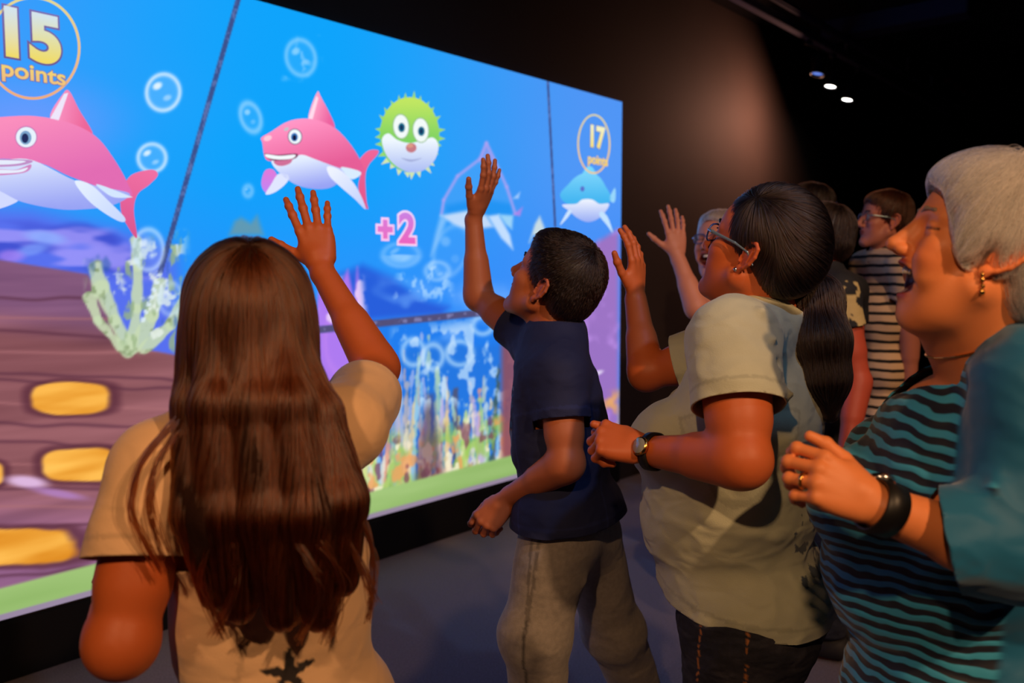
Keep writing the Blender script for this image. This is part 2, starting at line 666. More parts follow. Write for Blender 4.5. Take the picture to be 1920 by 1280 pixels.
# coral garden in the middle
gar = inpoly([(560, 700), (640, 690), (720, 700), (760, 655), (830, 640), (900, 650), (960, 640), (975, 880), (560, 960)], 10)
over(gar, (40, 104, 196), 0.35)
rr = np.random.default_rng(3)
pal = [(120, 190, 235), (232, 150, 110), (196, 214, 110), (240, 226, 190), (222, 120, 96), (150, 200, 90), (236, 196, 120), (170, 150, 220)]
for k in range(120):
    x0 = rr.uniform(600, 985)
    yb = 935 - (x0 - 600) * 0.2
    hgt = rr.uniform(60, 235) * (0.7 + 0.5 * math.sin((x0 - 700) / 60.0) ** 2)
    yt = yb - hgt
    d, tt = segd(x0 + rr.uniform(-8, 8), yb, x0 + rr.uniform(-14, 14), yt)
    d = d + 6 * NZ(18, 22, 70 + k % 5) + 3 * tt
    w = rr.uniform(5, 9)
    c_ = np.array(pal[rr.integers(len(pal))], float) * .74 + np.array([250, 246, 236.]) * .26
    if yt < 720:
        c_ = c_ * 0.55 + np.array([120, 180, 240.]) * 0.45
    if rr.random() < .10:
        c_ = c_ * 0.45
    over(1 - smooth01(d, w * .4, w), c_, 0.8)
lowg = inpoly([(560, 850), (720, 810), (780, 830), (860, 790), (960, 770), (975, 880), (705, 935), (560, 965)], 22)
over(lowg * smooth01(NZ(9, 9, 81), -0.1, 0.3), (150, 196, 84), 0.75)
over(lowg * smooth01(NZ(12, 12, 83), 0.1, 0.35), (236, 160, 96), 0.8)
over(lowg * smooth01(NZ(14, 14, 85), 0.2, 0.4), (248, 238, 206), 0.85)
over(lowg * smooth01(NZ(16, 12, 87), 0.2, 0.45), (120, 60, 84), 0.7)
over(inpoly([(775, 930), (790, 800), (800, 740), (812, 740), (822, 820), (840, 925)], 9), (96, 52, 70), 0.6)
# pale mound of jellyfish bubbles above the garden
for cx, cy, rx, ry in ((775, 660, 20, 24), (812, 668, 18, 22), (862, 662, 24, 22), (905, 610, 18, 16), (640, 640, 30, 60)):
    over(ringm(cx, cy, rx, ry, 5), (196, 228, 252), 0.6)
over(smooth01(NZ(15, 15, 91), 0.12, 0.4) * inpoly([(740, 620), (960, 590), (960, 760), (740, 760)], 16), (200, 226, 250), 0.7)
# castle-like purple coral at the girl's elbow
over(inpoly([(590, 600), (604, 500), (614, 540), (640, 530), (652, 505), (664, 560), (670, 500), (680, 600), (690, 680), (700, 720), (600, 720)], 5), (186, 120, 236), 0.9)
over(smooth01(NZ(18, 14, 95), 0.1, 0.4) * inpoly([(600, 520), (680, 520), (700, 720), (600, 720)], 8), (240, 214, 246), 0.8)
# purple bank and hull at the far right
over(inpoly([(1020, 560), (1090, 470), (1160, 430), (1160, 900), (1000, 900)], 8), (158, 112, 190), 0.95)
over(inpoly([(940, 640), (975, 600), (1010, 640), (1010, 900), (940, 900)], 8), (140, 78, 92), 0.9)
over(inpoly([(1020, 560), (1090, 470), (1160, 430), (1160, 900), (1000, 900)], 8) * smooth01(NZ(5, 7, 97), 0, .4), (186, 140, 226), 0.7)
over(inpoly([(1090, 800), (1115, 745), (1160, 735), (1160, 860), (1090, 860)], 14) * smooth01(NZ(9, 9, 99), -.4, .2), (236, 170, 90), 0.9)
over(blob(1118, 700, 16, 5, -20), (232, 222, 246), 0.8)
# lawn strip along the lower edge
gl = 1155 - 0.2722 * X
over(smooth01(Y, gl - 52 + 8 * 0 + 0.012 * X - 3, gl - 52 + 0.012 * X + 3), np.clip((np.array([148, 184, 108.])[None] + NZ(0.8, 9, 101)[:, None] * np.array([22, 18, 22.])) / 255, 0, 1))
over(smooth01(Y, gl - 5, gl - 1), (150, 120, 170), 0.8)
# ropes
for (a, b, c_, d_, w) in ((452, -20, 300, 512, 5.0), (1027, 150, 1041, 424, 2.2), (560, 622, 980, 578, 7)):
    d, tt = segd(a, b, c_, d_)
    over(1 - smooth01(d, w * .7, w * 1.2), (62, 76, 132), 0.95)
    over((1 - smooth01(d, w * .5, w * .8)) * smooth01(NZ(40, 40, 103), 0, .3), (110, 128, 186), 0.6)
d, tt = segd(300, 512, 268, 600)
over((1 - smooth01(d, 3, 6)) * smooth01(np.sin(tt * 40), -.2, .3), (220, 236, 248), 0.8)
d, tt = segd(568, 621, 980, 578)
over((1 - smooth01(d, 4, 7)), (84, 78, 118), 0.9)
over((1 - smooth01(d, 3, 5)) * smooth01(NZ(30, 40, 105), 0.1, .4), (140, 140, 190), 0.7)
# bubbles
for (cx, cy, rx, ry, rot, a) in ((306, 173, 31, 34, 10, .9), (285, 296, 26, 26, 20, .85), (564, 108, 27, 34, -15, .45), (470, 220, 18, 28, -20, .5),
                                 (278, 468, 28, 38, 0, .6), (820, 508, 22, 17, 0, .4), (752, 478, 34, 22, 0, .3), (465, 358, 8, 10, 0, .4),
                                 (320, 560, 22, 30, 0, .4), (846, 470, 30, 50, 20, .25)):
    over(blob(cx, cy, rx, ry, rot, .15), (150, 200, 255), 0.35 * a)
    over(ringm(cx, cy, rx, ry, 4.0, rot), (206, 230, 255), a)
    over(blob(cx - rx * .35, cy - ry * .35, rx * .35, ry * .22, -30, .6), (236, 246, 255), a)
    over(blob(cx + rx * .25, cy + ry * .3, rx * .3, ry * .18, -20, .6), (210, 232, 255), a * .6)
over(smooth01(NZ(16, 16, 107), .3, .5) * inpoly([(560, 70), (600, 70), (600, 150), (530, 150)], 8), (180, 220, 255), .4)
over(blob(752, 480, 34, 18, 0, .8) * (Y > 478), (170, 214, 252), .7)
over(smooth01(NZ(20, 20, 109), .22, .42) * inpoly([(750, 500), (845, 490), (845, 560), (740, 560)], 12), (190, 224, 252), .6)
# the see-through whale shape behind the boy's hand
whale = [(828, 400), (832, 375), (858, 330), (900, 298), (912, 268), (928, 302), (950, 350), (966, 400), (960, 408), (900, 400), (840, 408)]
over(inpoly(whale, 6), (66, 158, 244), 0.75)
over(inpoly([(835, 385), (900, 372), (962, 382), (962, 404), (835, 404)], 8), (22, 140, 236), 0.7)
for i in range(7):
    d, _ = segd(*whale[i], *whale[i + 1])
    over(np.exp(-(d / 3) ** 2), (176, 160, 238), 0.8)
over(inpoly([(898, 302), (912, 268), (930, 305), (915, 320)], 5), (176, 150, 232), 0.5)
over(inpoly([(826, 404), (880, 394), (912, 404), (925, 425), (880, 432), (850, 420)], 5), (206, 222, 246), 0.9)
over(inpoly([(915, 405), (935, 402), (956, 440), (962, 468), (940, 446)], 4), (206, 226, 250), 0.9)
over(inpoly([(936, 402), (962, 404), (960, 430), (948, 420)], 4), (176, 222, 244), 0.8)
over(inpoly([(826, 404), (816, 440), (808, 480), (822, 450), (838, 412)], 6), (176, 214, 250), 0.6)
over(inpoly([(962, 372), (975, 360), (972, 372)], 3), (190, 214, 250), .8)
over(inpoly([(962, 402), (980, 388), (975, 405)], 3), (190, 130, 226), .8)
# small starfish-like reef bits by the boy's head
over(inpoly([(1003, 420), (1012, 405), (1020, 425), (1026, 450), (1000, 440), (992, 455)], 4), (220, 228, 220), .85)
over(inpoly([(430, 440), (440, 415), (452, 408), (470, 418), (482, 404), (494, 440)], 7), (110, 150, 160), .8)

quad = (np.arange(ns_ - 1)[:, None] * nz_ + np.arange(nz_ - 1)[None]).ravel()
Q = np.stack([quad, quad + nz_, quad + nz_ + 1, quad + 1], 1)
M_scr = screen_mat('screen_picture')
scr_root = root('projection_screen', wp(SX, 0), 'huge wall screen glowing with a blue underwater game of sharks and coral', 'screen')
scr_loc = np.array(wp(SX, 0))


def spart(name, V, Fc, col, **props):
    me = raw_mesh(name, np.asarray(V) - scr_loc, Fc, (M_scr,), col, smooth=False)
    return link(name, me, scr_root, **props)


LEDS = 1.05
spart('picture', PW, Q, lin(np.clip(C, 0, 1)) * LEDS)
ob = box_s('screen_panel', S_L, SX, 0.0, 0.018, ZB, ZT, M_dark, bev=0.003)
ob.parent = scr_root
ob.matrix_parent_inverse = Matrix.Translation(-Vector(scr_loc))


def spline(pts, n=6):
    pts = [np.array(p, float) for p in pts]
    out = []
    L = len(pts)
    for i in range(L):
        p0, p1, p2, p3 = pts[i - 1], pts[i], pts[(i + 1) % L], pts[(i + 2) % L]
        for k in range(n):
            t = k / n
            out.append(0.5 * ((2 * p1) + (-p0 + p2) * t + (2 * p0 - 5 * p1 + 4 * p2 - p3) * t * t + (-p0 + 3 * p1 - 3 * p2 + p3) * t ** 3))
    return out


class Flat:
    """flat coloured shapes lying on the screen, measured in the reference frame's pixels"""
    def __init__(s):
        s.V, s.F, s.C = [], [], []

    def add(s, pts, color, layer, sm=True, step=9.0):
        pts = spline(pts) if sm else [np.array(p, float) for p in pts]
        P = [Vector(p) for p in pts]
        a = np.array(pts)
        lo, hi = a.min(0), a.max(0)
        st = max(step, max(hi - lo) / 26)
        gx, gy = np.meshgrid(np.arange(lo[0] + st / 2, hi[0], st), np.arange(lo[1] + st / 2, hi[1], st))
        inner = [Vector(q) for q in np.stack([gx.ravel(), gy.ravel()], 1)]
        r = geometry.delaunay_2d_cdt(P + inner, [], [list(range(len(P)))], 1, 1e-4)
        vs = np.array([tuple(v) for v in r[0]])
        b = len(s.V)
        for x, y in vs:
            s.V.append(onwall(x, y, 0.0205 + 0.0012 * layer))
        c = color(vs[:, 0], vs[:, 1]) if callable(color) else np.repeat([color], len(vs), 0)
        s.C += list(np.clip(np.asarray(c, float) / 255, 0, 1))
        s.F += [tuple(b + i for i in f) for f in r[2]]

    def ellipse(s, cx, cy, rx, ry, color, layer, rot=0):
        c, q = math.cos(math.radians(rot)), math.sin(math.radians(rot))
        pts = [(cx + rx * math.cos(t) * c - ry * math.sin(t) * q, cy + rx * math.cos(t) * q + ry * math.sin(t) * c)
               for t in np.linspace(0, 2 * math.pi, 28, endpoint=False)]
        s.add(pts, color, layer, sm=False)

    def done(s, name, **props):
        return spart(name, s.V, s.F, lin(np.array(s.C)) * LEDS, **props)


def grad(c0, c1, x0, y0, x1, y1):
    c0, c1 = np.array(c0, float), np.array(c1, float)
    def f(x, y):
        t = np.clip(((x - x0) * (x1 - x0) + (y - y0) * (y1 - y0)) / ((x1 - x0) ** 2 + (y1 - y0) ** 2), 0, 1)[:, None]
        return c0 * (1 - t) + c1 * t
    return f


# the pink shark in the middle
k = Flat()
k.add([(497, 320), (512, 318), (520, 332), (514, 350), (500, 362), (490, 345)], grad((220, 120, 214), (190, 130, 240), 500, 320, 500, 360), 0)
k.add([(578, 222), (594, 174), (602, 182), (628, 238), (600, 232)], grad((255, 176, 206), (232, 96, 156), 578, 200, 622, 215), 1)
k.add([(578, 222), (593, 180), (597, 184), (586, 224)], (252, 214, 232), 2, sm=False)
k.add([(672, 304), (690, 283), (709, 282), (706, 292), (692, 308), (685, 330), (687, 375), (690, 392), (678, 380), (672, 350), (676, 325)],
      grad((236, 100, 150), (222, 84, 134), 700, 284, 685, 390), 1)
k.add([(492, 268), (490, 258), (508, 247), (535, 230), (560, 223), (590, 224), (625, 238), (655, 268), (676, 302), (680, 322), (650, 326), (612, 316),
       (580, 314), (556, 312), (532, 300), (500, 300)], grad((255, 150, 196), (226, 92, 148), 560, 222, 585, 318), 2)
k.add([(510, 300), (545, 296), (566, 290), (590, 298), (640, 316), (676, 322), (668, 328), (640, 340), (618, 352), (590, 354), (555, 346), (522, 322)],
      grad((226, 236, 252), (150, 160, 240), 570, 296, 580, 352), 3)
k.add([(614, 312), (640, 320), (668, 350), (686, 392), (664, 372), (636, 348), (618, 330)], grad((236, 240, 254), (190, 205, 250), 620, 315, 680, 390), 5)
k.add([(640, 313), (672, 320), (676, 328), (660, 336), (648, 326)], (214, 232, 250), 4)
k.add([(522, 326), (542, 330), (536, 344), (516, 360), (498, 364), (508, 346)], (220, 226, 250), 3)
k.add([(496, 288), (520, 290), (556, 288), (555, 296), (534, 302), (508, 300)], (120, 50, 90), 4)
k.add([(498, 289), (524, 292), (553, 290), (548, 297), (525, 299), (503, 296)], (240, 246, 250), 5)
k.add([(514, 302), (536, 300), (548, 298), (544, 306), (530, 311), (518, 309)], (206, 110, 150), 5)
k.ellipse(553, 256, 13.5, 15, (70, 90, 120), 4, -8)
k.ellipse(553, 256, 12, 13.5, (236, 246, 250), 5, -8)
k.ellipse(552, 257, 6.5, 8, (60, 120, 190), 6)
k.ellipse(552, 258, 3.6, 5.4, (20, 22, 60), 7)
k.ellipse(537, 242, 5, 3, (190, 190, 200), 5, -30)
k.ellipse(502, 259, 8, 5, (255, 196, 214), 4, -20)
k.done('projected_shark', label='smaller pink shark with a toothy grin, picture centre')
# the big pink shark at the left
k = Flat()
k.add([(94, 222), (118, 176), (130, 171), (148, 205), (174, 252), (140, 246)], grad((246, 150, 196), (232, 100, 150), 100, 200, 165, 215), 1)
k.add([(94, 222), (120, 176), (128, 174), (110, 226)], (234, 226, 246), 2, sm=False)
k.add([(234, 344), (250, 326), (285, 318), (296, 328), (280, 346), (258, 364), (251, 395), (257, 446), (240, 425), (228, 400), (226, 370)],
      grad((236, 110, 160), (214, 84, 140), 280, 320, 250, 445), 1)
k.add([(-220, 330), (-200, 270), (-120, 235), (-40, 224), (20, 218), (70, 218), (130, 230), (180, 256), (215, 300), (240, 345), (245, 368), (190, 352), (130, 330), (60, 302), (-60, 300)],
      grad((246, 140, 186), (222, 106, 176), 60, 216, 90, 340), 2)
k.add([(-190, 330), (-60, 302), (0, 300), (60, 300), (140, 338), (200, 352), (244, 364), (210, 385), (160, 392), (110, 392), (40, 378), (-20, 352), (-120, 350)],
      grad((216, 226, 250), (150, 160, 240), 60, 300, 70, 392), 3)
k.add([(140, 340), (170, 346), (205, 378), (234, 408), (228, 416), (200, 402), (165, 375)], grad((226, 236, 254), (196, 212, 250), 150, 340, 228, 412), 5)
k.add([(182, 345), (240, 366), (246, 370), (215, 370), (196, 360)], (208, 226, 250), 4)
k.add([(-60, 352), (0, 358), (34, 372), (20, 384), (-20, 396), (-60, 400)], (206, 214, 250), 2)
k.add([(-60, 296), (0, 298), (56, 300), (56, 306), (20, 312), (-60, 312)], (190, 140, 196), 4)
k.add([(-60, 299), (0, 300), (48, 302), (20, 308), (-60, 308)], (226, 232, 248), 5)
k.add([(-60, 318), (0, 317), (30, 318), (58, 308), (50, 322), (10, 328), (-60, 330)], (206, 130, 190), 4)
k.add([(-60, 320), (0, 318), (30, 319), (52, 314), (42, 322), (10, 325), (-60, 326)], (228, 234, 250), 5)
k.ellipse(49, 257, 21, 21, (196, 120, 180), 3)
k.ellipse(49, 257, 19, 19, (226, 238, 248), 4)
k.ellipse(48, 258, 11, 13, (120, 160, 200), 5)
k.ellipse(47, 259, 6.5, 9, (34, 44, 90), 6)
k.done('projected_shark', label='largest pink shark, cut by the left edge')
# blue whale under the 17 badge
k = Flat()
k.add([(1088, 345), (1096, 318), (1108, 312), (1118, 325), (1126, 345)], grad((120, 214, 250), (96, 190, 244), 1100, 315, 1100, 345), 0)
k.add([(1050, 366), (1066, 345), (1082, 330), (1100, 324), (1122, 330), (1136, 350), (1146, 372), (1130, 384), (1070, 384)], grad((122, 208, 246), (64, 176, 236), 1100, 324, 1100, 380), 1)
k.add([(1054, 384), (1080, 382), (1092, 374), (1110, 374), (1124, 382), (1142, 382), (1134, 398), (1118, 412), (1100, 416), (1082, 408), (1068, 396)],
      grad((236, 240, 250), (150, 170, 240), 1100, 374, 1100, 416), 2)
k.add([(1072, 396), (1064, 408), (1050, 422), (1058, 406), (1066, 394)], (200, 224, 250), 3)
k.add([(1128, 396), (1140, 408), (1149, 436), (1138, 422), (1124, 404)], (190, 222, 250), 3)
k.add([(1143, 372), (1153, 352), (1154, 372), (1150, 380)], (150, 210, 246), 1)
k.ellipse(1092, 354, 4, 5, (90, 110, 200), 3)
k.done('projected_whale', label='pale blue whale below the 17 badge')
# the green puffer fish
k = Flat()
rr = np.random.default_rng(5)
for i in range(26):
    t = 2 * math.pi * i / 26 + rr.uniform(-.06, .06)
    ex, ey = 768 + 52 * math.cos(t), 257 + 66 * math.sin(t)
    tx, ty = 768 + 65 * math.cos(t) + rr.uniform(-4, 4), 257 + (86 if t > math.pi else 80) * math.sin(t) + rr.uniform(-4, 4)
    nx, ny = -math.sin(t) * 5.5, math.cos(t) * 5.5
    c_ = (150, 214, 110) if t > math.pi or t < 0.5 or t > 2.6 else (206, 226, 170)
    k.add([(ex + nx, ey + ny), (tx, ty), (ex - nx, ey - ny)], c_, 0, sm=False)
k.ellipse(768, 252, 56, 70, grad((190, 226, 96), (118, 204, 96), 768, 190, 768, 270), 1)
k.add([(716, 262), (728, 250), (745, 262), (768, 268), (795, 262), (812, 258), (822, 272), (816, 298), (796, 318), (770, 323), (744, 312), (724, 290)],
      grad((236, 244, 250), (170, 186, 240), 768, 262, 768, 322), 2)
for ex, ey in ((752, 237), (789, 244)):
    k.ellipse(ex, ey, 16, 24, (150, 190, 140), 3, -4)
    k.ellipse(ex, ey, 14, 22, (238, 246, 244), 4, -4)
    k.ellipse(ex + 1, ey + 2, 6.5, 9, (40, 120, 150), 5)
    k.ellipse(ex + 1, ey + 2, 3.5, 5.5, (24, 50, 90), 6)
k.ellipse(771, 277, 10, 9, (196, 120, 130), 4)
k.ellipse(769, 273, 6, 4, (216, 150, 130), 5)
k.add([(752, 296), (770, 303), (792, 296), (772, 299)], (160, 170, 214), 4)
k.done('projected_pufferfish', label='green and white spiky puffer fish')


def textpart(name, body, px, py, hpx, colors, offs=((0.0, 0),), sx=1.0, **props):
    """lettering on the screen: centred at the pixel, height in pixels there"""
    c0 = onwall(px, py)
    s0, z0 = (c0 - P0) @ U, c0[2]
    hm = abs(onwall(px, py - hpx / 2)[2] - onwall(px, py + hpx / 2)[2])
    V, Fc, Cc = [], [], []
    for (o_, layer), (ct, cb) in zip(offs, colors):
        cu = bpy.data.curves.new('lettering', 'FONT')
        cu.body, cu.align_x, cu.size, cu.offset = body, 'CENTER', 1.0, o_
        tmp = bpy.data.objects.new('lettering', cu)
        COL.objects.link(tmp)
        me = bpy.data.meshes.new_from_object(tmp.evaluated_get(bpy.context.evaluated_depsgraph_get()))
        co = np.array([v.co[:] for v in me.vertices])
        if o_ == offs[-1][0]:
            pass
        if layer == offs[0][1]:
            lo, hi = co.min(0), co.max(0)
            cx, cy, hh = (lo[0] + hi[0]) / 2, (lo[1] + hi[1]) / 2, hi[1] - lo[1]
        b = len(V)
        for v in co:
            q = (v[0] - cx) / hh * hm * sx, (v[1] - cy) / hh * hm
            V.append(wp(s0 + q[0], z0 + q[1], 0.0205 + 0.0012 * layer))
            t_ = min(max((v[1] - cy) / hh + .5, 0), 1)
            Cc.append((np.array(ct, float) * t_ + np.array(cb, float) * (1 - t_)) / 255)
        Fc += [tuple(b + i for i in p.vertices) for p in me.polygons]
        bpy.data.objects.remove(tmp)
        bpy.data.meshes.remove(me)
        bpy.data.curves.remove(cu)
    return spart(name, V, Fc, lin(np.array(Cc)) * LEDS, **props)


def ring(name, px, py, rx, ry, w, ct, cb, layer, **props):
    k = Flat()
    V, Fc, Cc = [], [], []
    n = 64
    for i in range(n):
        t = 2 * math.pi * i / n
        for q in (0, 1):
            V.append(onwall(px + (rx + q * w) * math.cos(t), py + (ry + q * w) * math.sin(t), 0.0205 + 0.0012 * layer))
            m = (1 - math.sin(t)) / 2
            Cc.append((np.array(ct, float) * m + np.array(cb, float) * (1 - m)) / 255)
        a, b = 2 * i, 2 * ((i + 1) % n)
        Fc.append((a, a + 1, b + 1, b))
    return spart(name, V, Fc, lin(np.array(Cc)) * LEDS, **props)


OUT = ((120, 104, 170), (104, 84, 140))
ring('badge_ring', 62, 90, 84, 92, 5, (226, 214, 140), (236, 170, 120), 8, label='gold ring around 15 points')
textpart('score_digits', '15', 56, 72, 100, [OUT, ((206, 224, 240), (238, 214, 90))], ((0.075, 8), (0.045, 9)), sx=1.0, label='15')
textpart('score_word', 'points', 58, 145, 40, [OUT, ((240, 214, 110), (232, 180, 130))], ((0.05, 8), (0.022, 9)), sx=1.12, label='points')
ring('badge_ring', 1113.5, 270, 28, 53, 3, (226, 214, 130), (246, 196, 110), 8, label='gold ring around 17 points')
textpart('score_digits', '17', 1114, 259, 46, [((110, 130, 180), (110, 120, 170)), ((240, 238, 200), (246, 220, 110))], ((0.07, 8), (0.045, 9)), label='17')
textpart('score_word', 'points', 1114, 304, 23, [((206, 160, 90), (206, 150, 90)), ((250, 226, 130), (246, 206, 100))], ((0.05, 8), (0.02, 9)), sx=1.12, label='points')
textpart('bonus_sign', '+', 716, 430, 44, [((250, 206, 244), (246, 196, 240)), ((214, 120, 214), (230, 110, 190))], ((0.11, 3), (0.045, 4)), sx=1.05, label='pink plus sign')
textpart('bonus_digit', '2', 757, 428, 66, [((246, 214, 246), (250, 206, 240)), ((196, 130, 226), (236, 96, 184))], ((0.085, 3), (0.035, 4)), sx=1.1, label='pink 2')

# ------------------------------------------------------------------ overhead
M_rail = mat('rail_metal', rgb(110, 110, 132), 0.45, metal=0.4, noise=0.1)
M_can = mat('lamp_black', rgb(26, 26, 30), 0.45, metal=0.3)
M_lens = mat('lamp_lens', (0.9, 0.9, 0.9), 0.3, emit=((1.0, 0.93, 0.85), 14.0))
M_lens2 = mat('lamp_lens_blue', (0.3, 0.4, 0.9), 0.3, emit=((0.16, 0.3, 1.0), 0.8))


def nsz(px, py, z):
    d = ray(px, py)
    p = CAM + d * ((z - CAM[2]) / d[2])
    return (p - P0) @ U, (p - P0) @ N


s_, n_ = nsz(1392, 8, 3.2)
r1 = root('track_rail', wp(0, 3.2, n_), 'black lighting track below the ceiling, lower of the two beside the wall', 'track')
o = box_s('rail_bar', -6.5, 6.0, n_ - .03, n_ + .03, 3.2, 3.26, M_rail, bev=.004)
o.parent = r1; o.matrix_parent_inverse = r1.matrix_world.inverted() if False else Matrix.Translation(-r1.location)
for q in (-5, -2.5, 0, 2.5, 5):
    o = box_s('hanger', q - .01, q + .01, n_ - .01, n_ + .01, 3.26, CEIL, M_rail)
    o.parent = r1; o.matrix_parent_inverse = Matrix.Translation(-r1.location)
NR1 = n_
s_, n_ = nsz(1500, 30, 3.3)
r2 = root('track_rail', wp(0, 3.3, n_), 'grey pipe rail under the ceiling, farther out from the screen wall', 'track')
o = box_s('rail_bar', -6.5, 6.0, n_ - .025, n_ + .025, 3.3, 3.35, M_rail, bev=.012)
o.parent = r2; o.matrix_parent_inverse = Matrix.Translation(-r2.location)
for q in (-4, 0, 4):
    o = box_s('hanger', q - .01, q + .01, n_ - .01, n_ + .01, 3.35, CEIL, M_rail)
    o.parent = r2; o.matrix_parent_inverse = Matrix.Translation(-r2.location)
s_, n_ = nsz(1690, 52, 3.36)
r3 = root('ceiling_duct', wp(s_, 3.36, n_), 'short flat bluish duct crossing under the black ceiling', 'duct')
o = box_s('duct_body', s_ - .12, s_ + .12, n_ - .6, n_ + 0.5, 3.36, CEIL, mat('duct_metal', rgb(70, 70, 100), .5, metal=.5), bev=.01)
o.parent = r3; o.matrix_parent_inverse = Matrix.Translation(-r3.location)


LAMPS = []


def lathe(prof, n=24):
    V, Fc = [], []
    for r, z in prof:
        for i in range(n):
            t = 2 * math.pi * i / n
            V.append((r * math.cos(t), r * math.sin(t), z))
    for j in range(len(prof) - 1):
        for i in range(n):
            a, b = j * n + i, j * n + (i + 1) % n
            Fc.append((a, b, b + n, a + n))
    return V, Fc


def spotlight(head, aim, lens, label, top):
    """a can lamp: head at its place, hung by a yoke from the track point above"""
    r = root('spotlight', head, label, 'spotlight', 'spotlights on the ceiling track')
    d = Vector(aim) - Vector(head)
    q = d.to_track_quat('-Z', 'Y').to_matrix()
    V, Fc = lathe([(.0, .075), (.03, .072), (.042, .05), (.045, .0), (.05, -.06), (.052, -.085), (.047, -.085), (.044, -.07)])
    me = raw_mesh('lamp_can', [q @ Vector(v) for v in V], Fc, (M_can,))
    link('lamp_can', me, r)
    V, Fc = lathe([(.0, -.069), (.022, -.0695), (.044, -.07)])
    me = raw_mesh('lamp_lens', [q @ Vector(v) for v in V], Fc, (lens,))
    link('lamp_lens', me, r)
    h = np.array(head, float)
    F = [(.004, chain([(0.055, 0, 0), (.055, 0, .06), (0, 0, .1), tuple(np.array(top) - h)], [.006] * 4, .004) + chain([(-.055, 0, 0), (-.055, 0, .06), (0, 0, .1)], [.006] * 3, .004) + [ell(tuple(np.array(top) - h), (.03, .03, .02))])]
    V, Qd = mesh_field(F, .005)
    link('yoke', raw_mesh('yoke', V, Qd, (M_can,)), r)
    return r


aimp = at(1300, 700, 2.2)
for px, py, ln, lb in ((1561, 145, M_lens, 'brightest white spotlight, middle of the lit cluster on the track'),
                       (1592, 171, M_lens, 'small white spotlight, lowest of the lit cluster on the track'),
                       (1537, 120, M_lens2, 'dim blue spotlight, upper left of the lit cluster on the track')):
    s_, n_ = nsz(px, py, 3.0)
    p = wp((s_), 3.0, n_)
    q_ = wp(s_ + .02, 3.176, NR1)
    LAMPS.append(p)
    spotlight(p, (p[0] - .25, p[1] - .1, 2.0), ln, lb, tuple(q_))
LP_ = LAMPS[0] + np.array([-.10, -.10, -.22])
ld_ = bpy.data.lights.new('lamp_beam', 'AREA')
ld_.shape, ld_.size, ld_.energy, ld_.color = 'DISK', .1, 16, (1.0, .46, .30)
lo_ = bpy.data.objects.new('lamp_beam', ld_)
COL.objects.link(lo_)
lo_.location = LP_
lo_.rotation_euler = Vector(-N - U * .7 - np.array([0, 0, .75])).to_track_quat('-Z', 'Y').to_euler()
# bundle of cables and stage gear at the right
M_cab = mat('cable_sheath', rgb(120, 50, 56), .45, noise=.5, nscale=9)
s_, n_ = nsz(1815, 175, CEIL - .03)
cb_ = root('cable_bundle', wp(s_, CEIL - .03, n_), 'dark red cable bundle running along the ceiling at the right', 'cable')
c0_ = wp(s_, CEIL - .03, n_)
for j in range(3):
    pts = [wp(s_ + q, CEIL - .025 - .012 * (j == 1), n_ + .022 * (j - 1)) - c0_ + rng.normal(0, .006, 3) for q in (-.9, -.4, 0, .4, .9, 1.6)]
    V, Qd = mesh_field([(.004, chain(pts, [.016] * 6, .01))], .007)
    link('cable', raw_mesh('cable', V, Qd, (M_cab,)), cb_)
# ------------------------------------------------------------------ building people
def frame(F, up=(0, 0, 1)):
    """rows: forward, left, up"""
    f = nz(F)
    l = nz(np.cross(up, f))
    u = np.cross(f, l)
    return np.array([f, l, u])


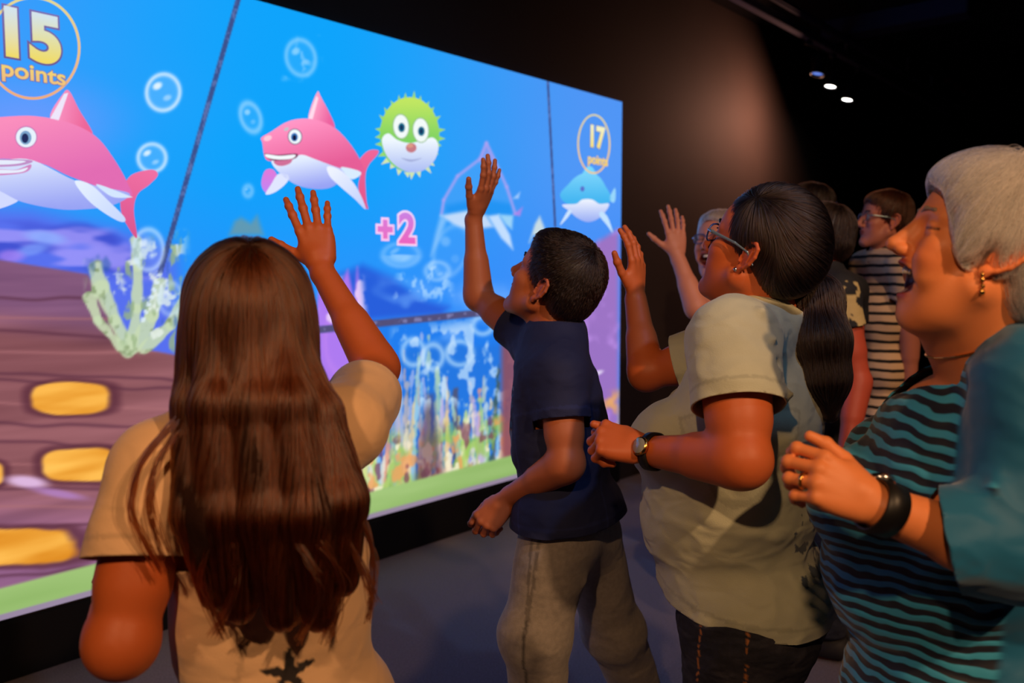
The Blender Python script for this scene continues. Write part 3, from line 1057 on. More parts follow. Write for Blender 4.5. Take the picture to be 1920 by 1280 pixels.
class Head:
    def __init__(s, O, F, up=(0, 0, 1), sc=1.0, roll=0.0, mouth='closed', child=False, fat=0.0, nose=1.0, eartilt=12):
        s.O, s.A, s.s = np.asarray(O, float), frame(F, up), sc
        if roll:
            c, q = math.cos(roll), math.sin(roll)
            l, u = s.A[1].copy(), s.A[2].copy()
            s.A[1], s.A[2] = l * c + u * q, u * c - l * q
        s.mouth, s.child, s.fat, s.nose, s.eartilt = mouth, child, fat, nose, eartilt

    def w(s, p):
        return s.O + s.s * (np.asarray(p, float) @ s.A)

    def loc(s, P):
        return (P - s.O) @ s.A.T / s.s

    def c(s, a, b, ra, rb=None, k=.012, neg=False):
        return cone(s.w(a), s.w(b), ra * s.s, (ra if rb is None else rb) * s.s, k * s.s, neg)

    def e(s, p, r, k=.012, neg=False, ax=None):
        A = s.A if ax is None else np.asarray(ax) @ s.A
        return ell(s.w(p), np.array(r) * s.s, A, k * s.s, neg)

    def ear_ax(s, q):
        # local ear plane: x along the ear's width, y outward, z along its height
        t, fl = math.radians(s.eartilt), math.radians(24)
        x = np.array([math.cos(fl) * math.cos(t), -q * math.sin(fl), math.sin(t) * math.cos(fl)])
        x = nz(x)
        z = nz(np.array([-math.sin(t), 0.10 * q, math.cos(t)]))
        y = nz(np.cross(z, x)) * q
        z = nz(np.cross(x, y)) * q
        if z[2] < 0:
            z = -z
        return np.array([x, y, z])

    def prims(s):
        P = []
        op = s.mouth == 'laugh'
        dz, dx = (-.016, -.024) if op else (0, 0)
        f = s.fat
        P.append(s.e((-.012, 0, .045), (.096, .075, .086), .02))
        P.append(s.e((.045, 0, .045), (.046, .062, .050), .02))
        P.append(s.e((.042, 0, -.02), (.044, .057 + f * .6, .062), .025))
        for q in (1, -1):
            P.append(s.e((.058, q * .041, -.014 + (.004 if op else 0)), (.026, .022 + f * .4, .020), .02))
            P.append(s.e((.055 + (.004 if op else 0), q * .036, -.045 + dz * .4), (.022 + f * .5, .020 + f * .6, .024), .02))
            P.append(s.c((.004, q * (.052 + f * .5), -.048 + dz * .3), (.076 + dx, q * .014, -.098 + dz), .020 + f * .4, .016 + f * .2, .022))
        P.append(s.e((.083 + dx, 0, -.095 + dz), (.016, .020, .015), .014))
        P.append(s.e((.028 if op else .040, 0, -.075 + dz), (.040 if op else .044, .042 + f, .028 + f), .03))
        P.append(s.e((.074, 0, -.048), (.022, .032, .026 if not op else .020), .016))
        P.append(s.e((.084, 0, -.012), (.020, .014, .024), .012))
        for q in (1, -1):
            P.append(s.c((.086, q * .010, .034), (.070, q * .046, .031), .0085, .007, .014))
            P.append(s.e((.094, q * .032, .014), (.013, .017, .013), .014, True))
        # eyelids
        for q in (1, -1):
            if op:
                P.append(s.e((.0735, q * .033, .018), (.0125, .017, .0115), .004))
                P.append(s.e((.0725, q * .034, .008), (.0125, .018, .0075), .004))
            else:
                P.append(s.e((.0725, q * .032, .0215), (.0135, .0165, .0095), .003))
                P.append(s.e((.0712, q * .032, .0085), (.0128, .0155, .0065), .003))
        # nose
        n = s.nose
        P.append(s.c((.088, 0, .026), (.087 + .026 * n, 0, -.016), .0075, .0105, .012))
        P.append(s.e((.088 + .026 * n, 0, -.019), (.0115, .0115, .0095), .006))
        for q in (1, -1):
            P.append(s.e((.101, q * .0125, -.0235), (.0125, .0075, .0085), .006))
            P.append(s.e((.107, q * .007, -.031), (.006, .0035, .005), .004, True))
        # mouth
        if op:
            P.append(s.e((.088, 0, -.041), (.0125, .028, .0055), .006))
            P.append(s.e((.072, 0, -.0870), (.0135, .022, .0075), .008))
            P.append(s.e((.090, 0, -.064), (.036, .038, .0215), .005, True))
            for q in (1, -1):   # smile folds and the bags under narrowed eyes
                P.append(s.e((.066, q * .043, -.028), (.022, .017, .017), .014))
                P.append(s.c((.094, q * .022, -.024), (.074, q * .043, -.072), .0022, .0018, .006, True))
                P.append(s.c((.085, q * .018, .0135), (.070, q * .051, .0135), .0012, .0010, .003, True))
        else:
            P.append(s.e((.0925, 0, -.0475), (.0095, .021, .0050), .004))
            P.append(s.e((.0905, 0, -.0575), (.0095, .018, .0062), .004))
            P.append(s.c((.104, 0, -.052), (.086, .024, -.051), .0013, .001, .003, True))
            P.append(s.c((.104, 0, -.052), (.086, -.024, -.051), .0013, .001, .003, True))
        ears = []
        for q in (1, -1):
            A = s.ear_ax(q)
            c0 = np.array([-.012, q * .073, -.002])
            W = lambda x, z, y=0: c0 + np.array([x, y, z]) @ A
            P.append(s.e(W(.002, -.002, -.004), (.012, .008, .022), .006, False, A))
            g = [s.e(W(-.004, .002, .001), (.016, .0035, .028), .004, False, A)]
            rim = [(.010, .004), (.011, .018), (.006, .029), (-.006, .034), (-.018, .029), (-.023, .014), (-.020, -.004), (-.012, -.018), (-.003, -.028)]
            pts = [W(x, z, .004) for x, z in rim]
            for i in range(len(pts) - 1):
                g.append(s.c(pts[i], pts[i + 1], .0036, .0036, .002))
            g.append(s.e(W(-.001, -.029, .003), (.0085, .0045, .0095), .004, False, A))
            g.append(s.c(W(-.010, .018, .004), W(-.010, -.006, .004), .003, .003, .004))
            g.append(s.c(W(.008, -.004, .004), W(.006, -.014, .005), .0042, .004, .003))
            g.append(s.e(W(-.001, -.004, .006), (.0075, .008, .011), .004, True, A))
            ears.append((.003, g))
        return P, ears

    def lobe(s, q):
        A = s.ear_ax(q)
        return s.w(np.array([-.012, q * .073, -.002]) + np.array([-.001, .008, -.031]) @ A)


def hand(Wr, Xd, Zd, side, sc=1.0, curl=(20, 20, 20, 20), spread=(8, 2, -4, -11), thumb=(35, 20, 15), tilt=10):
    """palm, five fingers; Xd towards the fingers, Zd out of the back of the hand; side 'r' or 'l'"""
    X_ = nz(Xd)
    Z_ = nz(np.asarray(Zd, float) - X_ * (np.asarray(Zd, float) @ X_))
    Y_ = np.cross(Z_, X_) * (1 if side == 'r' else -1)
    A = np.array([X_, Y_, Z_])
    Wr = np.asarray(Wr, float)
    w = lambda p: Wr + sc * (np.asarray(p, float) @ A)
    palm = [cone(w((-.015, .004, 0)), w((.030, .006, 0)), .022 * sc, .020 * sc, .012)]
    kn = [(.092, .030, .001), (.095, .009, .003), (.090, -.012, .002), (.082, -.031, -.002)]
    for i, q in enumerate(kn):
        palm.append(cone(w((.018, q[1] * .55, 0)), w(q), .0135 * sc, .0098 * sc, .014 * sc))
    palm.append(ell(w((.055, 0, -.004)), np.array([.042, .036, .0125]) * sc, A, .012 * sc))
    palm.append(cone(w((.018, .018, -.006)), w((.050, .036, -.012)), .0135 * sc, .0120 * sc, .014 * sc))
    palm.append(cone(w((.020, -.020, -.007)), w((.065, -.028, -.008)), .013 * sc, .010 * sc, .014 * sc))
    G = [(.008 * sc, palm)]
    seg = [(.044, .026, .021), (.049, .030, .022), (.045, .027, .022), (.035, .021, .019)]
    rad = [.0088, .0090, .0085, .0076]
    for i in range(4):
        cu = curl[i]
        if np.isscalar(cu):
            cu = (cu, cu * 1.1, cu * .7)
        sp = math.radians(spread[i])
        p = np.array(kn[i], float)
        ang = 0
        pts, rs = [p], [rad[i] * sc * 1.05]
        for j in range(3):
            ang += math.radians(cu[j])
            d = np.array([math.cos(ang) * math.cos(sp), math.cos(ang) * math.sin(sp), -math.sin(ang)])
            p = p + d * seg[i][j]
            pts.append(p)
            rs.append(rad[i] * sc * (1.0, .92, .78)[j])
        g = []
        for j in range(3):
            g.append(cone(w(pts[j]), w(pts[j + 1]), rs[j], rs[j + 1], .003 * sc))
        for j in (1, 2):
            g.append(ell(w(pts[j]), rs[j] * 1.10, None, .004 * sc))
        G.append((.005 * sc, g))
    a0, a1, a2 = [math.radians(v) for v in thumb]
    p = np.array([.030, .030, -.010])
    tl = math.radians(tilt)
    pts, rs, ang = [p], [.0125 * sc], a0
    for j, L_ in enumerate((.036, .033, .026)):
        d = np.array([math.cos(ang), math.sin(ang) * math.cos(tl), -math.sin(ang) * math.sin(tl)])
        p = p + d * L_
        pts.append(p)
        rs.append(sc * (.0108, .0100, .0080)[j])
        ang -= (a1, a2, 0)[j]
    G.append((.008 * sc, [cone(w(pts[j]), w(pts[j + 1]), rs[j], rs[j + 1], .004 * sc) for j in range(3)] + [ell(w(pts[2]), rs[2] * 1.08, None, .004 * sc)]))
    return G


def limb(a, b, c_, r, bulge=1.0, k=.015):
    """upper and lower segments with muscle: r = radii at root, joint, end"""
    a, b, c_ = map(np.asarray, (a, b, c_))
    P = [cone(a, b, r[0], r[1], k)]
    P.append(cone(a + (b - a) * .25, a + (b - a) * .65, r[0] * .98 * bulge, (r[0] * .5 + r[1] * .5) * 1.04 * bulge, k))
    P.append(cone(b, c_, r[1], r[2], k))
    P.append(cone(b + (c_ - b) * .12, b + (c_ - b) * .45, r[1] * 1.03 * bulge, (r[1] * .5 + r[2] * .5) * 1.03 * bulge, k))
    P.append(ell(b, r[1] * 1.0, None, k))
    return P


def torso(pel, chest, neck, shl, shr, F, w=1.0, d=1.0, bust=0.0, belly=0.0, glute=0.0, hip=1.0):
    """trunk from the hips to the neck base"""
    pel, chest, neck, shl, shr = [np.asarray(v, float) for v in (pel, chest, neck, shl, shr)]
    up = nz(neck - pel)
    A = frame(F, up)
    A = np.array([nz(np.cross(A[1], up)), A[1], up])
    mid = (pel + chest) / 2
    P = [ell(pel, (.100 * d, .150 * w * hip, .115), A, .04),
         ell(mid + A[2] * .01, (.090 * d, .125 * w, .13), A, .05),
         ell(chest, (.105 * d, .145 * w, .165), A, .05),
         cone(shl * .93 + shr * .07, shr * .93 + shl * .07, .052 * (w * .5 + .5), None, .05),
         cone(neck + up * .015, shl * .75 + neck * .25, .048, .036, .04),
         cone(neck + up * .015, shr * .75 + neck * .25, .048, .036, .04)]
    if bust:
        for q in (1, -1):
            P.append(ell(chest + A[0] * (.075 * d + .02) + A[1] * q * .070 * w - up * .045, (.052 + bust, .062 + bust * .4, .062 + bust * .4), A, .03))
    if belly:
        P.append(ell(mid + A[0] * (.05 + belly * .5) - up * .03, (.080 * d + belly * .5, .13 * w, .14), A, .05))
    if glute:
        for q in (1, -1):
            P.append(ell(pel - A[0] * .055 + A[1] * q * .065 * w - up * .05, (.07 + glute, .075 * w + glute * .5, .085 + glute), A, .04))
    return P, A


def leg(hip, knee, ank, F, r=(.085, .056, .038), k=.03):
    hip, knee, ank = map(np.asarray, (hip, knee, ank))
    P = limb(hip, knee, ank, r, 1.0, k)
    A = frame(np.array([F[0], F[1], 0]))
    return P, A


def foot(ank, A, s=1.0):
    a = np.asarray(ank, float)
    z = a[2]
    g = [cone(a, a - A[2] * (z - .045), .036 * s, .034 * s, .02),
         cone(a - A[2] * (z - .036) - A[0] * .035, a - A[2] * (z - .03) + A[0] * .13 * s, .034 * s, .028 * s, .02)]
    return g


def skin_col(base, heads=(), lips=(150, 70, 60)):
    """base tone with redder lips, ears and cheeks"""
    base = np.asarray(base, float)
    lipc = rgb(*lips)

    def f(V):
        C_ = np.repeat(base[None], len(V), 0)
        n = fbm(V, 30, 5)[:, None] * .05
        C_ = C_ * (1 + n)
        for h in heads:
            L_ = h.loc(V)
            near = (np.abs(L_) < .16).all(1)
            op = h.mouth == 'laugh'
            def bl(c, r, soft=.3):
                q = np.sqrt((((L_ - np.array(c)) / np.array(r)) ** 2).sum(1))
                return (1 - smooth01(q, 1 - soft, 1 + soft)) * near
            m = np.zeros(len(V))
            for q in (1, -1):
                ll = np.exp(-((L_[:, 2] - (.0130 if op else .0200) - .08 * np.abs(L_[:, 0] - .083)) / .0019) ** 2) * near * (L_[:, 0] > .062) * (np.abs(L_[:, 1] * q - .034) < .017) * (op * .95)
                C_ = C_ * (1 - ll[:, None]) + rgb(40, 22, 18) * ll[:, None]
            if op:
                m = np.maximum(bl((.096, 0, -.041), (.014, .028, .0065)), bl((.082, 0, -.086), (.016, .025, .009)))
            else:
                m = bl((.098, 0, -.052), (.014, .024, .0125), .2)
            C_ = C_ * (1 - m[:, None]) + lipc * m[:, None]
            for q in (1, -1):
                ck = bl((.075, q * .045, -.025), (.03, .028, .025), .6)[:, None] * .35
                C_ = C_ * (1 - ck) + C_ * np.array([1.12, .80, .75]) * ck
                er = bl((-.012, q * .085, 0), (.03, .022, .045), .4)[:, None] * .4
                C_ = C_ * (1 - er) + C_ * np.array([1.1, .72, .65]) * er
            if op:
                inm = bl((.080, 0, -.064), (.030, .0385, .0215), .06) * (L_[:, 0] < .088)
                C_ = C_ * (1 - inm[:, None]) + rgb(92, 26, 24) * inm[:, None]
        return C_
    return f


M_skin = mat('skin', attr=True, rough=.5, sss=.06, bump=.08, bscale=260, spec=.4)


def merge(parts):
    Vs, Ts, b = [], [], 0
    for V, T in parts:
        Vs.append(V)
        Ts.append(T + b)
        b += len(V)
    return np.concatenate(Vs), np.concatenate(Ts)


def body_mesh(F, colf, fines=(), h=.006, cutf=None):
    """one skin surface; around the head and the hands it is meshed finer: fines = (centre, radius, step)"""
    parts = []
    V, Q = mesh_field(F, h)
    T = tri(Q)
    for c, r, st in fines:
        c = np.asarray(c, float)
        V, T = cut(V, T, lambda P, c=c, r=r: r - np.linalg.norm(P - c, axis=1))
    parts.append((V, T))
    for c, r, st in fines:
        c = np.asarray(c, float)
        v, q = mesh_field(F, st, (c - r - .02, c + r + .02))
        t = tri(q)
        v, t = cut(v, t, lambda P, c=c, r=r: np.linalg.norm(P - c, axis=1) - r - .0005)
        parts.append((v, t))
    V, T = merge(parts)
    if cutf is not None:
        V, T = cut(V, T, cutf)
    return V, T, colf(V)


def add(parent, name, V, T, m, col=None, **props):
    me = raw_mesh(name, np.asarray(V) - np.array(parent.location), np.asarray(T), (m,) if not isinstance(m, (tuple, list)) else m, col)
    return link(name, me, parent, **props)


def big_pieces(V, T, share=.03):
    """drops loose slivers left over by the cuts"""
    n = len(V)
    lab = np.arange(n)
    E = np.concatenate([T[:, [0, 1]], T[:, [1, 2]]])
    for _ in range(400):
        m = np.minimum(lab[E[:, 0]], lab[E[:, 1]])
        new = lab.copy()
        np.minimum.at(new, E[:, 0], m)
        np.minimum.at(new, E[:, 1], m)
        new = new[new]
        new = new[new]
        if (new == lab).all():
            break
        lab = new
    cnt = np.bincount(lab, minlength=n)
    T = T[cnt[lab[T[:, 0]]] > share * n]
    u, inv = np.unique(T, return_inverse=True)
    return V[u], inv.reshape(-1, 3)


def cloth(parent, name, F, h, m, cutf, col=None, wr=None, thick=.003, **props):
    V, Q = mesh_field(F, h, newton=1)
    T = tri(Q)
    for c in (cutf if isinstance(cutf, (list, tuple)) else [cutf]):
        V, T = cut(V, T, c)
    V, T = big_pieces(V, T)
    if wr is not None:
        V = V + gradp(F, V) * wr(V)[:, None]
    c_ = col(V) if col is not None else None
    o = add(parent, name, V, T, m, c_, **props)
    if thick:
        md = o.modifiers.new('thickness', 'SOLIDIFY')
        md.thickness, md.offset = thick, -1
    return o


def folds(seed, amp=.004, sx=9, lines=(), stretch=(1, 1, 1)):
    """soft creases: drifting noise plus drawn folds (a, b, width, height)"""
    st = np.array(stretch, float)

    def f(V):
        n = fbm(V * st, sx, seed, 3)
        d = amp * (1 - np.abs(n) * 2.4)
        for a, b, w, hgt in lines:
            a, b = np.asarray(a), np.asarray(b)
            ba = b - a
            t = np.clip(((V - a) @ ba) / (ba @ ba), 0, 1)
            q = np.linalg.norm(V - a - t[:, None] * ba, axis=1)
            d = d + hgt * np.exp(-(q / w) ** 2)
        return d
    return f


def plane_cut(c, n):
    c, n = np.asarray(c, float), nz(n)
    return lambda V: (V - c) @ n


def sleeve_cut(c, d, axis_a, r, trunk, ax=None):
    """cuts what lies past the plane (c, d) round the arm's own axis, never the trunk"""
    c, d, a = np.asarray(c, float), nz(d), np.asarray(axis_a, float)
    x = d if ax is None else nz(ax)

    def f(V):
        q = V - a
        t = np.maximum(q @ x, 0)
        dist = np.linalg.norm(q - t[:, None] * x, axis=1)
        m = (V - c) @ d + .0065
        w = np.nonzero((m > -.03) & (dist < r + .03))[0]
        tr = np.full(len(V), -1.0)
        if len(w):
            tr[w] = evalp([(.03, trunk)], V[w]) - .005
        return np.minimum(np.minimum(m, r - dist), tr)
    return f


def sleeve_end(c, d):
    """trims a sleeve flat at its hem before it is joined to the trunk"""
    d = nz(d)
    return ell(np.asarray(c, float) + d, 1.0, None, .003, True)


def cyl_cut(c, d, r, lo=-.02):
    """cuts a round hole of radius r about an axis, above lo"""
    c, d = np.asarray(c, float), nz(d)

    def f(V):
        q = V - c
        t = q @ d
        return np.minimum(r - np.linalg.norm(q - t[:, None] * d, axis=1), t - lo)
    return f


def eyes(parent, h, gaze=(1, 0, 0), iris=(60, 36, 22)):
    Ms = M_eye
    g = nz(gaze)
    for q in (1, -1):
        V, Fc = [], []
        n, m = 28, 20
        for j in range(m + 1):
            for i in range(n):
                t, p = 2 * math.pi * i / n, math.pi * j / m
                V.append((math.sin(p) * math.cos(t), math.sin(p) * math.sin(t), math.cos(p)))
        for j in range(m):
            for i in range(n):
                a, b = j * n + i, j * n + (i + 1) % n
                Fc.append((a, b, b + n, a + n))
        V = np.array(V)
        c_ = np.repeat(rgb(226, 214, 206)[None], len(V), 0)
        ang = np.degrees(np.arccos(np.clip(V @ nz((g[0], g[1], g[2])), -1, 1)))
        c_[ang < 29] = rgb(*iris)
        c_[ang < 13] = rgb(8, 8, 8)
        W_ = h.w(np.array([.0705, q * .032, .0150]) + V * .0123)
        add(parent, 'eye', W_, np.array(Fc), Ms, c_)


M_eye = mat('eye_white', attr=True, rough=.12, coat=.6)


def brows(parent, h, m, r=.0026, z=.036):
    G = []
    for q in (1, -1):
        pts = [h.w((.0945, q * .014, z)), h.w((.0925, q * .026, z + .005)), h.w((.0835, q * .040, z + .004)), h.w((.070, q * .052, z - .003))]
        V, Q = mesh_field([(.002, chain(pts, [r * h.s, r * 1.15 * h.s, r * h.s, r * .5 * h.s], .004))], .0016)
        add(parent, 'eyebrow', V, Q, m)


# ------------------------------------------------------------------ hair
def strands(parent, name, F, roots, flow, n, step, off, m, r0=.0006, r1=.0002, seed=0, wave=0.0, grav=0.0, vary=.5, **props):
    """hair lying along the surface of a field: each strand follows flow(P) over it"""
    rg = np.random.default_rng(seed)
    P = roots.copy()
    N_ = len(P)
    g = gradp(F, P)
    lift = off * rg.random(N_) ** 1.0
    hist = []
    ln = rg.uniform(1 - vary, 1, N_)
    ph = rg.random(N_) * 6.28
    fr = rg.uniform(.7, 1.4, N_)
    for i in range(n):
        t = i / (n - 1)
        dd = flow(P)
        g = gradp(F, P)
        dd = dd - g * (dd * g).sum(1)[:, None] * (1 - grav)
        dd = dd / (np.linalg.norm(dd, axis=1, keepdims=True) + 1e-9)
        side = np.cross(dd, g)
        dd = dd + side * (wave * np.sin(ph + i * .5 * fr))[:, None]
        D = evalp(F, P)
        hist.append(P + g * (lift * min(1, .25 + t * 2) - D)[:, None])
        P = P - g * (D * (1 - grav))[:, None] + dd * (step * ln)[:, None]
    H = np.stack(hist, 1)
    return curve_obj(parent, name, H, m, r0, r1, **props)


def curve_obj(parent, name, H, m, r0, r1, **props):
    N_, n = H.shape[:2]
    hc = bpy.data.hair_curves.new(name)
    hc.add_curves([n] * N_)
    P = (H - np.array(parent_loc(parent))).astype(np.float32)
    hc.attributes['position'].data.foreach_set('vector', P.reshape(-1))
    ra = hc.attributes.get('radius') or hc.attributes.new('radius', 'FLOAT', 'POINT')
    t = np.linspace(0, 1, n)
    rr_ = (r0 * (1 - t ** 3) + r1 * t ** 3).astype(np.float32)
    ra.data.foreach_set('value', np.tile(rr_, N_))
    hc.materials.append(m)
    o = bpy.data.objects.new(name, hc)
    COL.objects.link(o)
    o.parent = parent
    for k_, v in props.items():
        o[k_] = v
    return o


def parent_loc(p):
    v = np.zeros(3)
    while p is not None:
        v = v + np.array(p.location)
        p = p.parent
    return v


def pick(F, h, n, seed=0, keep=None):
    """random points on a field's surface"""
    V, Q = mesh_field(F, h, newton=1)
    rg = np.random.default_rng(seed)
    if keep is not None:
        V = V[keep(V)]
    i = rg.integers(0, len(V), n)
    return V[i] + rg.normal(0, h * .4, (n, 3))


def locks(parent, name, guides, per, spread, m, n=28, r0=.0007, r1=.0002, seed=0, **props):
    """loose strands gathered round guide lines"""
    rg = np.random.default_rng(seed)
    out = []
    for g_ in guides:
        g_ = np.array(g_, float)
        t = np.linspace(0, len(g_) - 1, n)
        i = np.minimum(t.astype(int), len(g_) - 2)
        f = (t - i)[:, None]
        p0, p3 = g_[np.maximum(i - 1, 0)], g_[np.minimum(i + 2, len(g_) - 1)]
        p1, p2 = g_[i], g_[i + 1]
        c_ = 0.5 * (2 * p1 + (p2 - p0) * f + (2 * p0 - 5 * p1 + 4 * p2 - p3) * f ** 2 + (3 * p1 - p0 - 3 * p2 + p3) * f ** 3)
        for k_ in range(per):
            o1, o2 = rg.normal(0, spread, 3), rg.normal(0, spread * 1.6, 3)
            s = np.linspace(0, 1, n)[:, None]
            L_ = rg.uniform(.8, 1)
            q = c_[np.minimum((np.linspace(0, 1, n) * L_ * (n - 1)), n - 1).astype(int)] if False else c_
            out.append(q + o1 * (1 - s) + o2 * s + .002 * np.sin(s * rg.uniform(4, 12) + rg.random() * 6) * rg.normal(0, 1, 3))
    return curve_obj(parent, name, np.array(out), m, r0, r1, **props)
# ------------------------------------------------------------------ the people
def fac(px, psi, pitch=0.0):
    """a facing direction as it looks at pixel column px: psi = 0 is profile to the left, 90 is away, -90 is to the viewer"""
    a = nz(np.array([(px - 960) / FPX, 1.0, 0]))
    l = np.array([-a[1], a[0], 0])
    ps, pt = math.radians(psi), math.radians(pitch)
    return (l * math.cos(ps) + a * math.sin(ps)) * math.cos(pt) + np.array([0, 0, math.sin(pt)])


def away(px):
    return nz(np.array([(px - 960) / FPX, 1.0, 0]))


def rt(F):
    return nz(np.array([F[1], -F[0], 0]))


M_teeth = mat('teeth_enamel', rgb(232, 222, 200), .25, coat=.3)
M_gold = mat('gold', rgb(222, 170, 90), .22, metal=1.0)
M_silver = mat('silver', rgb(200, 200, 205), .2, metal=1.0)
M_black = mat('black_rubber', rgb(18, 18, 20), .45)
M_glass_dial = mat('watch_glass', rgb(150, 150, 140), .1, coat=.8)
M_shoe = mat('shoe_canvas', rgb(40, 40, 46), .7, bump=.2)


def teeth(parent, h, z=-.0535, lower=False):
    """an arc of separate teeth behind the lip"""
    V, Q, b = [], [], 0
    R0 = .0185
    for i in range(-4, 5):
        a = i * .30
        c = np.array([.0715 + R0 * math.cos(a) * .9, R0 * math.sin(a), z])
        wq = .0032 if abs(i) < 2 else .0028
        v, q = mesh_field([(.001, [h.e(c, (.0030, wq, .0066 - .0005 * abs(i)), .001, False, np.array([[math.cos(a), math.sin(a), 0], [-math.sin(a), math.cos(a), 0], [0, 0, 1]]))])], .0012)
        V.append(v)
        Q.append(q + b)
        b += len(v)
    add(parent, 'teeth', np.concatenate(V), np.concatenate(Q), M_teeth)


def watch(parent, c, ax, up, r, band, m_band, face_r=.016, m_case=None, squash=.85):
    """strap round the wrist with a case on the side 'up'"""
    ax, up = nz(ax), np.asarray(up, float)
    up = nz(up - ax * (up @ ax))
    sd = np.cross(ax, up)
    V, Fc, n = [], [], 40
    prof = [(r - .001, -band), (r + .003, -band), (r + .0035, 0), (r + .003, band), (r - .001, band)]
    for rr_, t in prof:
        for i in range(n):
            a = 2 * math.pi * i / n
            V.append(c + ax * t + (sd * math.cos(a) + up * math.sin(a) * squash) * rr_)
    for j in range(5):
        for i in range(n):
            a, b = j * n + i, j * n + (i + 1) % n
            k_ = ((j + 1) % 5) * n
            Fc.append((a, b, k_ + (i + 1) % n, k_ + i))
    w_ = add(parent, 'wristwatch', np.array(V), np.array(Fc), m_band)
    cc = c + up * (r * squash + .004)
    A = np.array([ax, sd, up])
    for nm, r0, z0, z1, m_ in (('watch_case', face_r, -.002, .006, m_case or M_silver), ('watch_dial', face_r * .84, .0062, .0072, M_glass_dial)):
        v, f = lathe([(0.0001, z0), (r0, z0), (r0 * 1.03, (z0 + z1) / 2), (r0, z1), (0.0001, z1)], 28)
        P_ = cc + np.array(v) @ A
        me = raw_mesh(nm, P_ - parent_loc(w_), np.array(f), (m_,))
        link(nm, me, w_)
    return w_


def lower_body(pel, A, hips, knees, anks, r, ff):
    G = []
    for hp, kn, an in zip(hips, knees, anks):
        P_, B = leg(hp, kn, an, ff, r)
        G.append((.03, P_))
        G.append((.02, foot(an, B)))
    return G


def shoes(parent, anks, ff, m, s=1.0):
    A = frame(np.array([ff[0], ff[1], 0]))
    for a in anks:
        a = np.asarray(a, float)
        b = np.array([a[0], a[1], 0])
        F = [(.02, [cone(b + A[2] * .05 - A[0] * .04, b + A[2] * .045 + A[0] * .13 * s, .046, .040, .02), cone(b + A[2] * .1, b + A[2] * .06, .045, .045, .02)])]
        V, Q = mesh_field(F, .008)
        V[:, 2] = np.maximum(V[:, 2], 0.001)
        add(parent, 'shoe', V, Q, m)


def trousers(parent, pelP, A, pel, hips, knees, anks, ra, h, m, hem=.10, wr=None, top=.06, col=None, name='trousers'):
    G = [(.03, [p for p in grow(pelP[:1], .014)])]
    if len(pelP) > 1:
        G[0][1].extend(grow(pelP[1:], .012))
    for hp, kn, an in zip(hips, knees, anks):
        hp, kn, an = map(np.asarray, (hp, kn, an))
        G.append((.05, [cone(hp, kn, ra[0], ra[1], .03), cone(kn, an - np.array([0, 0, .03]), ra[1], ra[2], .03), ell(kn, ra[1] * 1.03, None, .03)]))
    cuts = [plane_cut(pel + A[2] * top, A[2]), lambda V: hem - V[:, 2]]
    return cloth(parent, name, G, h, m, cuts, col, wr)


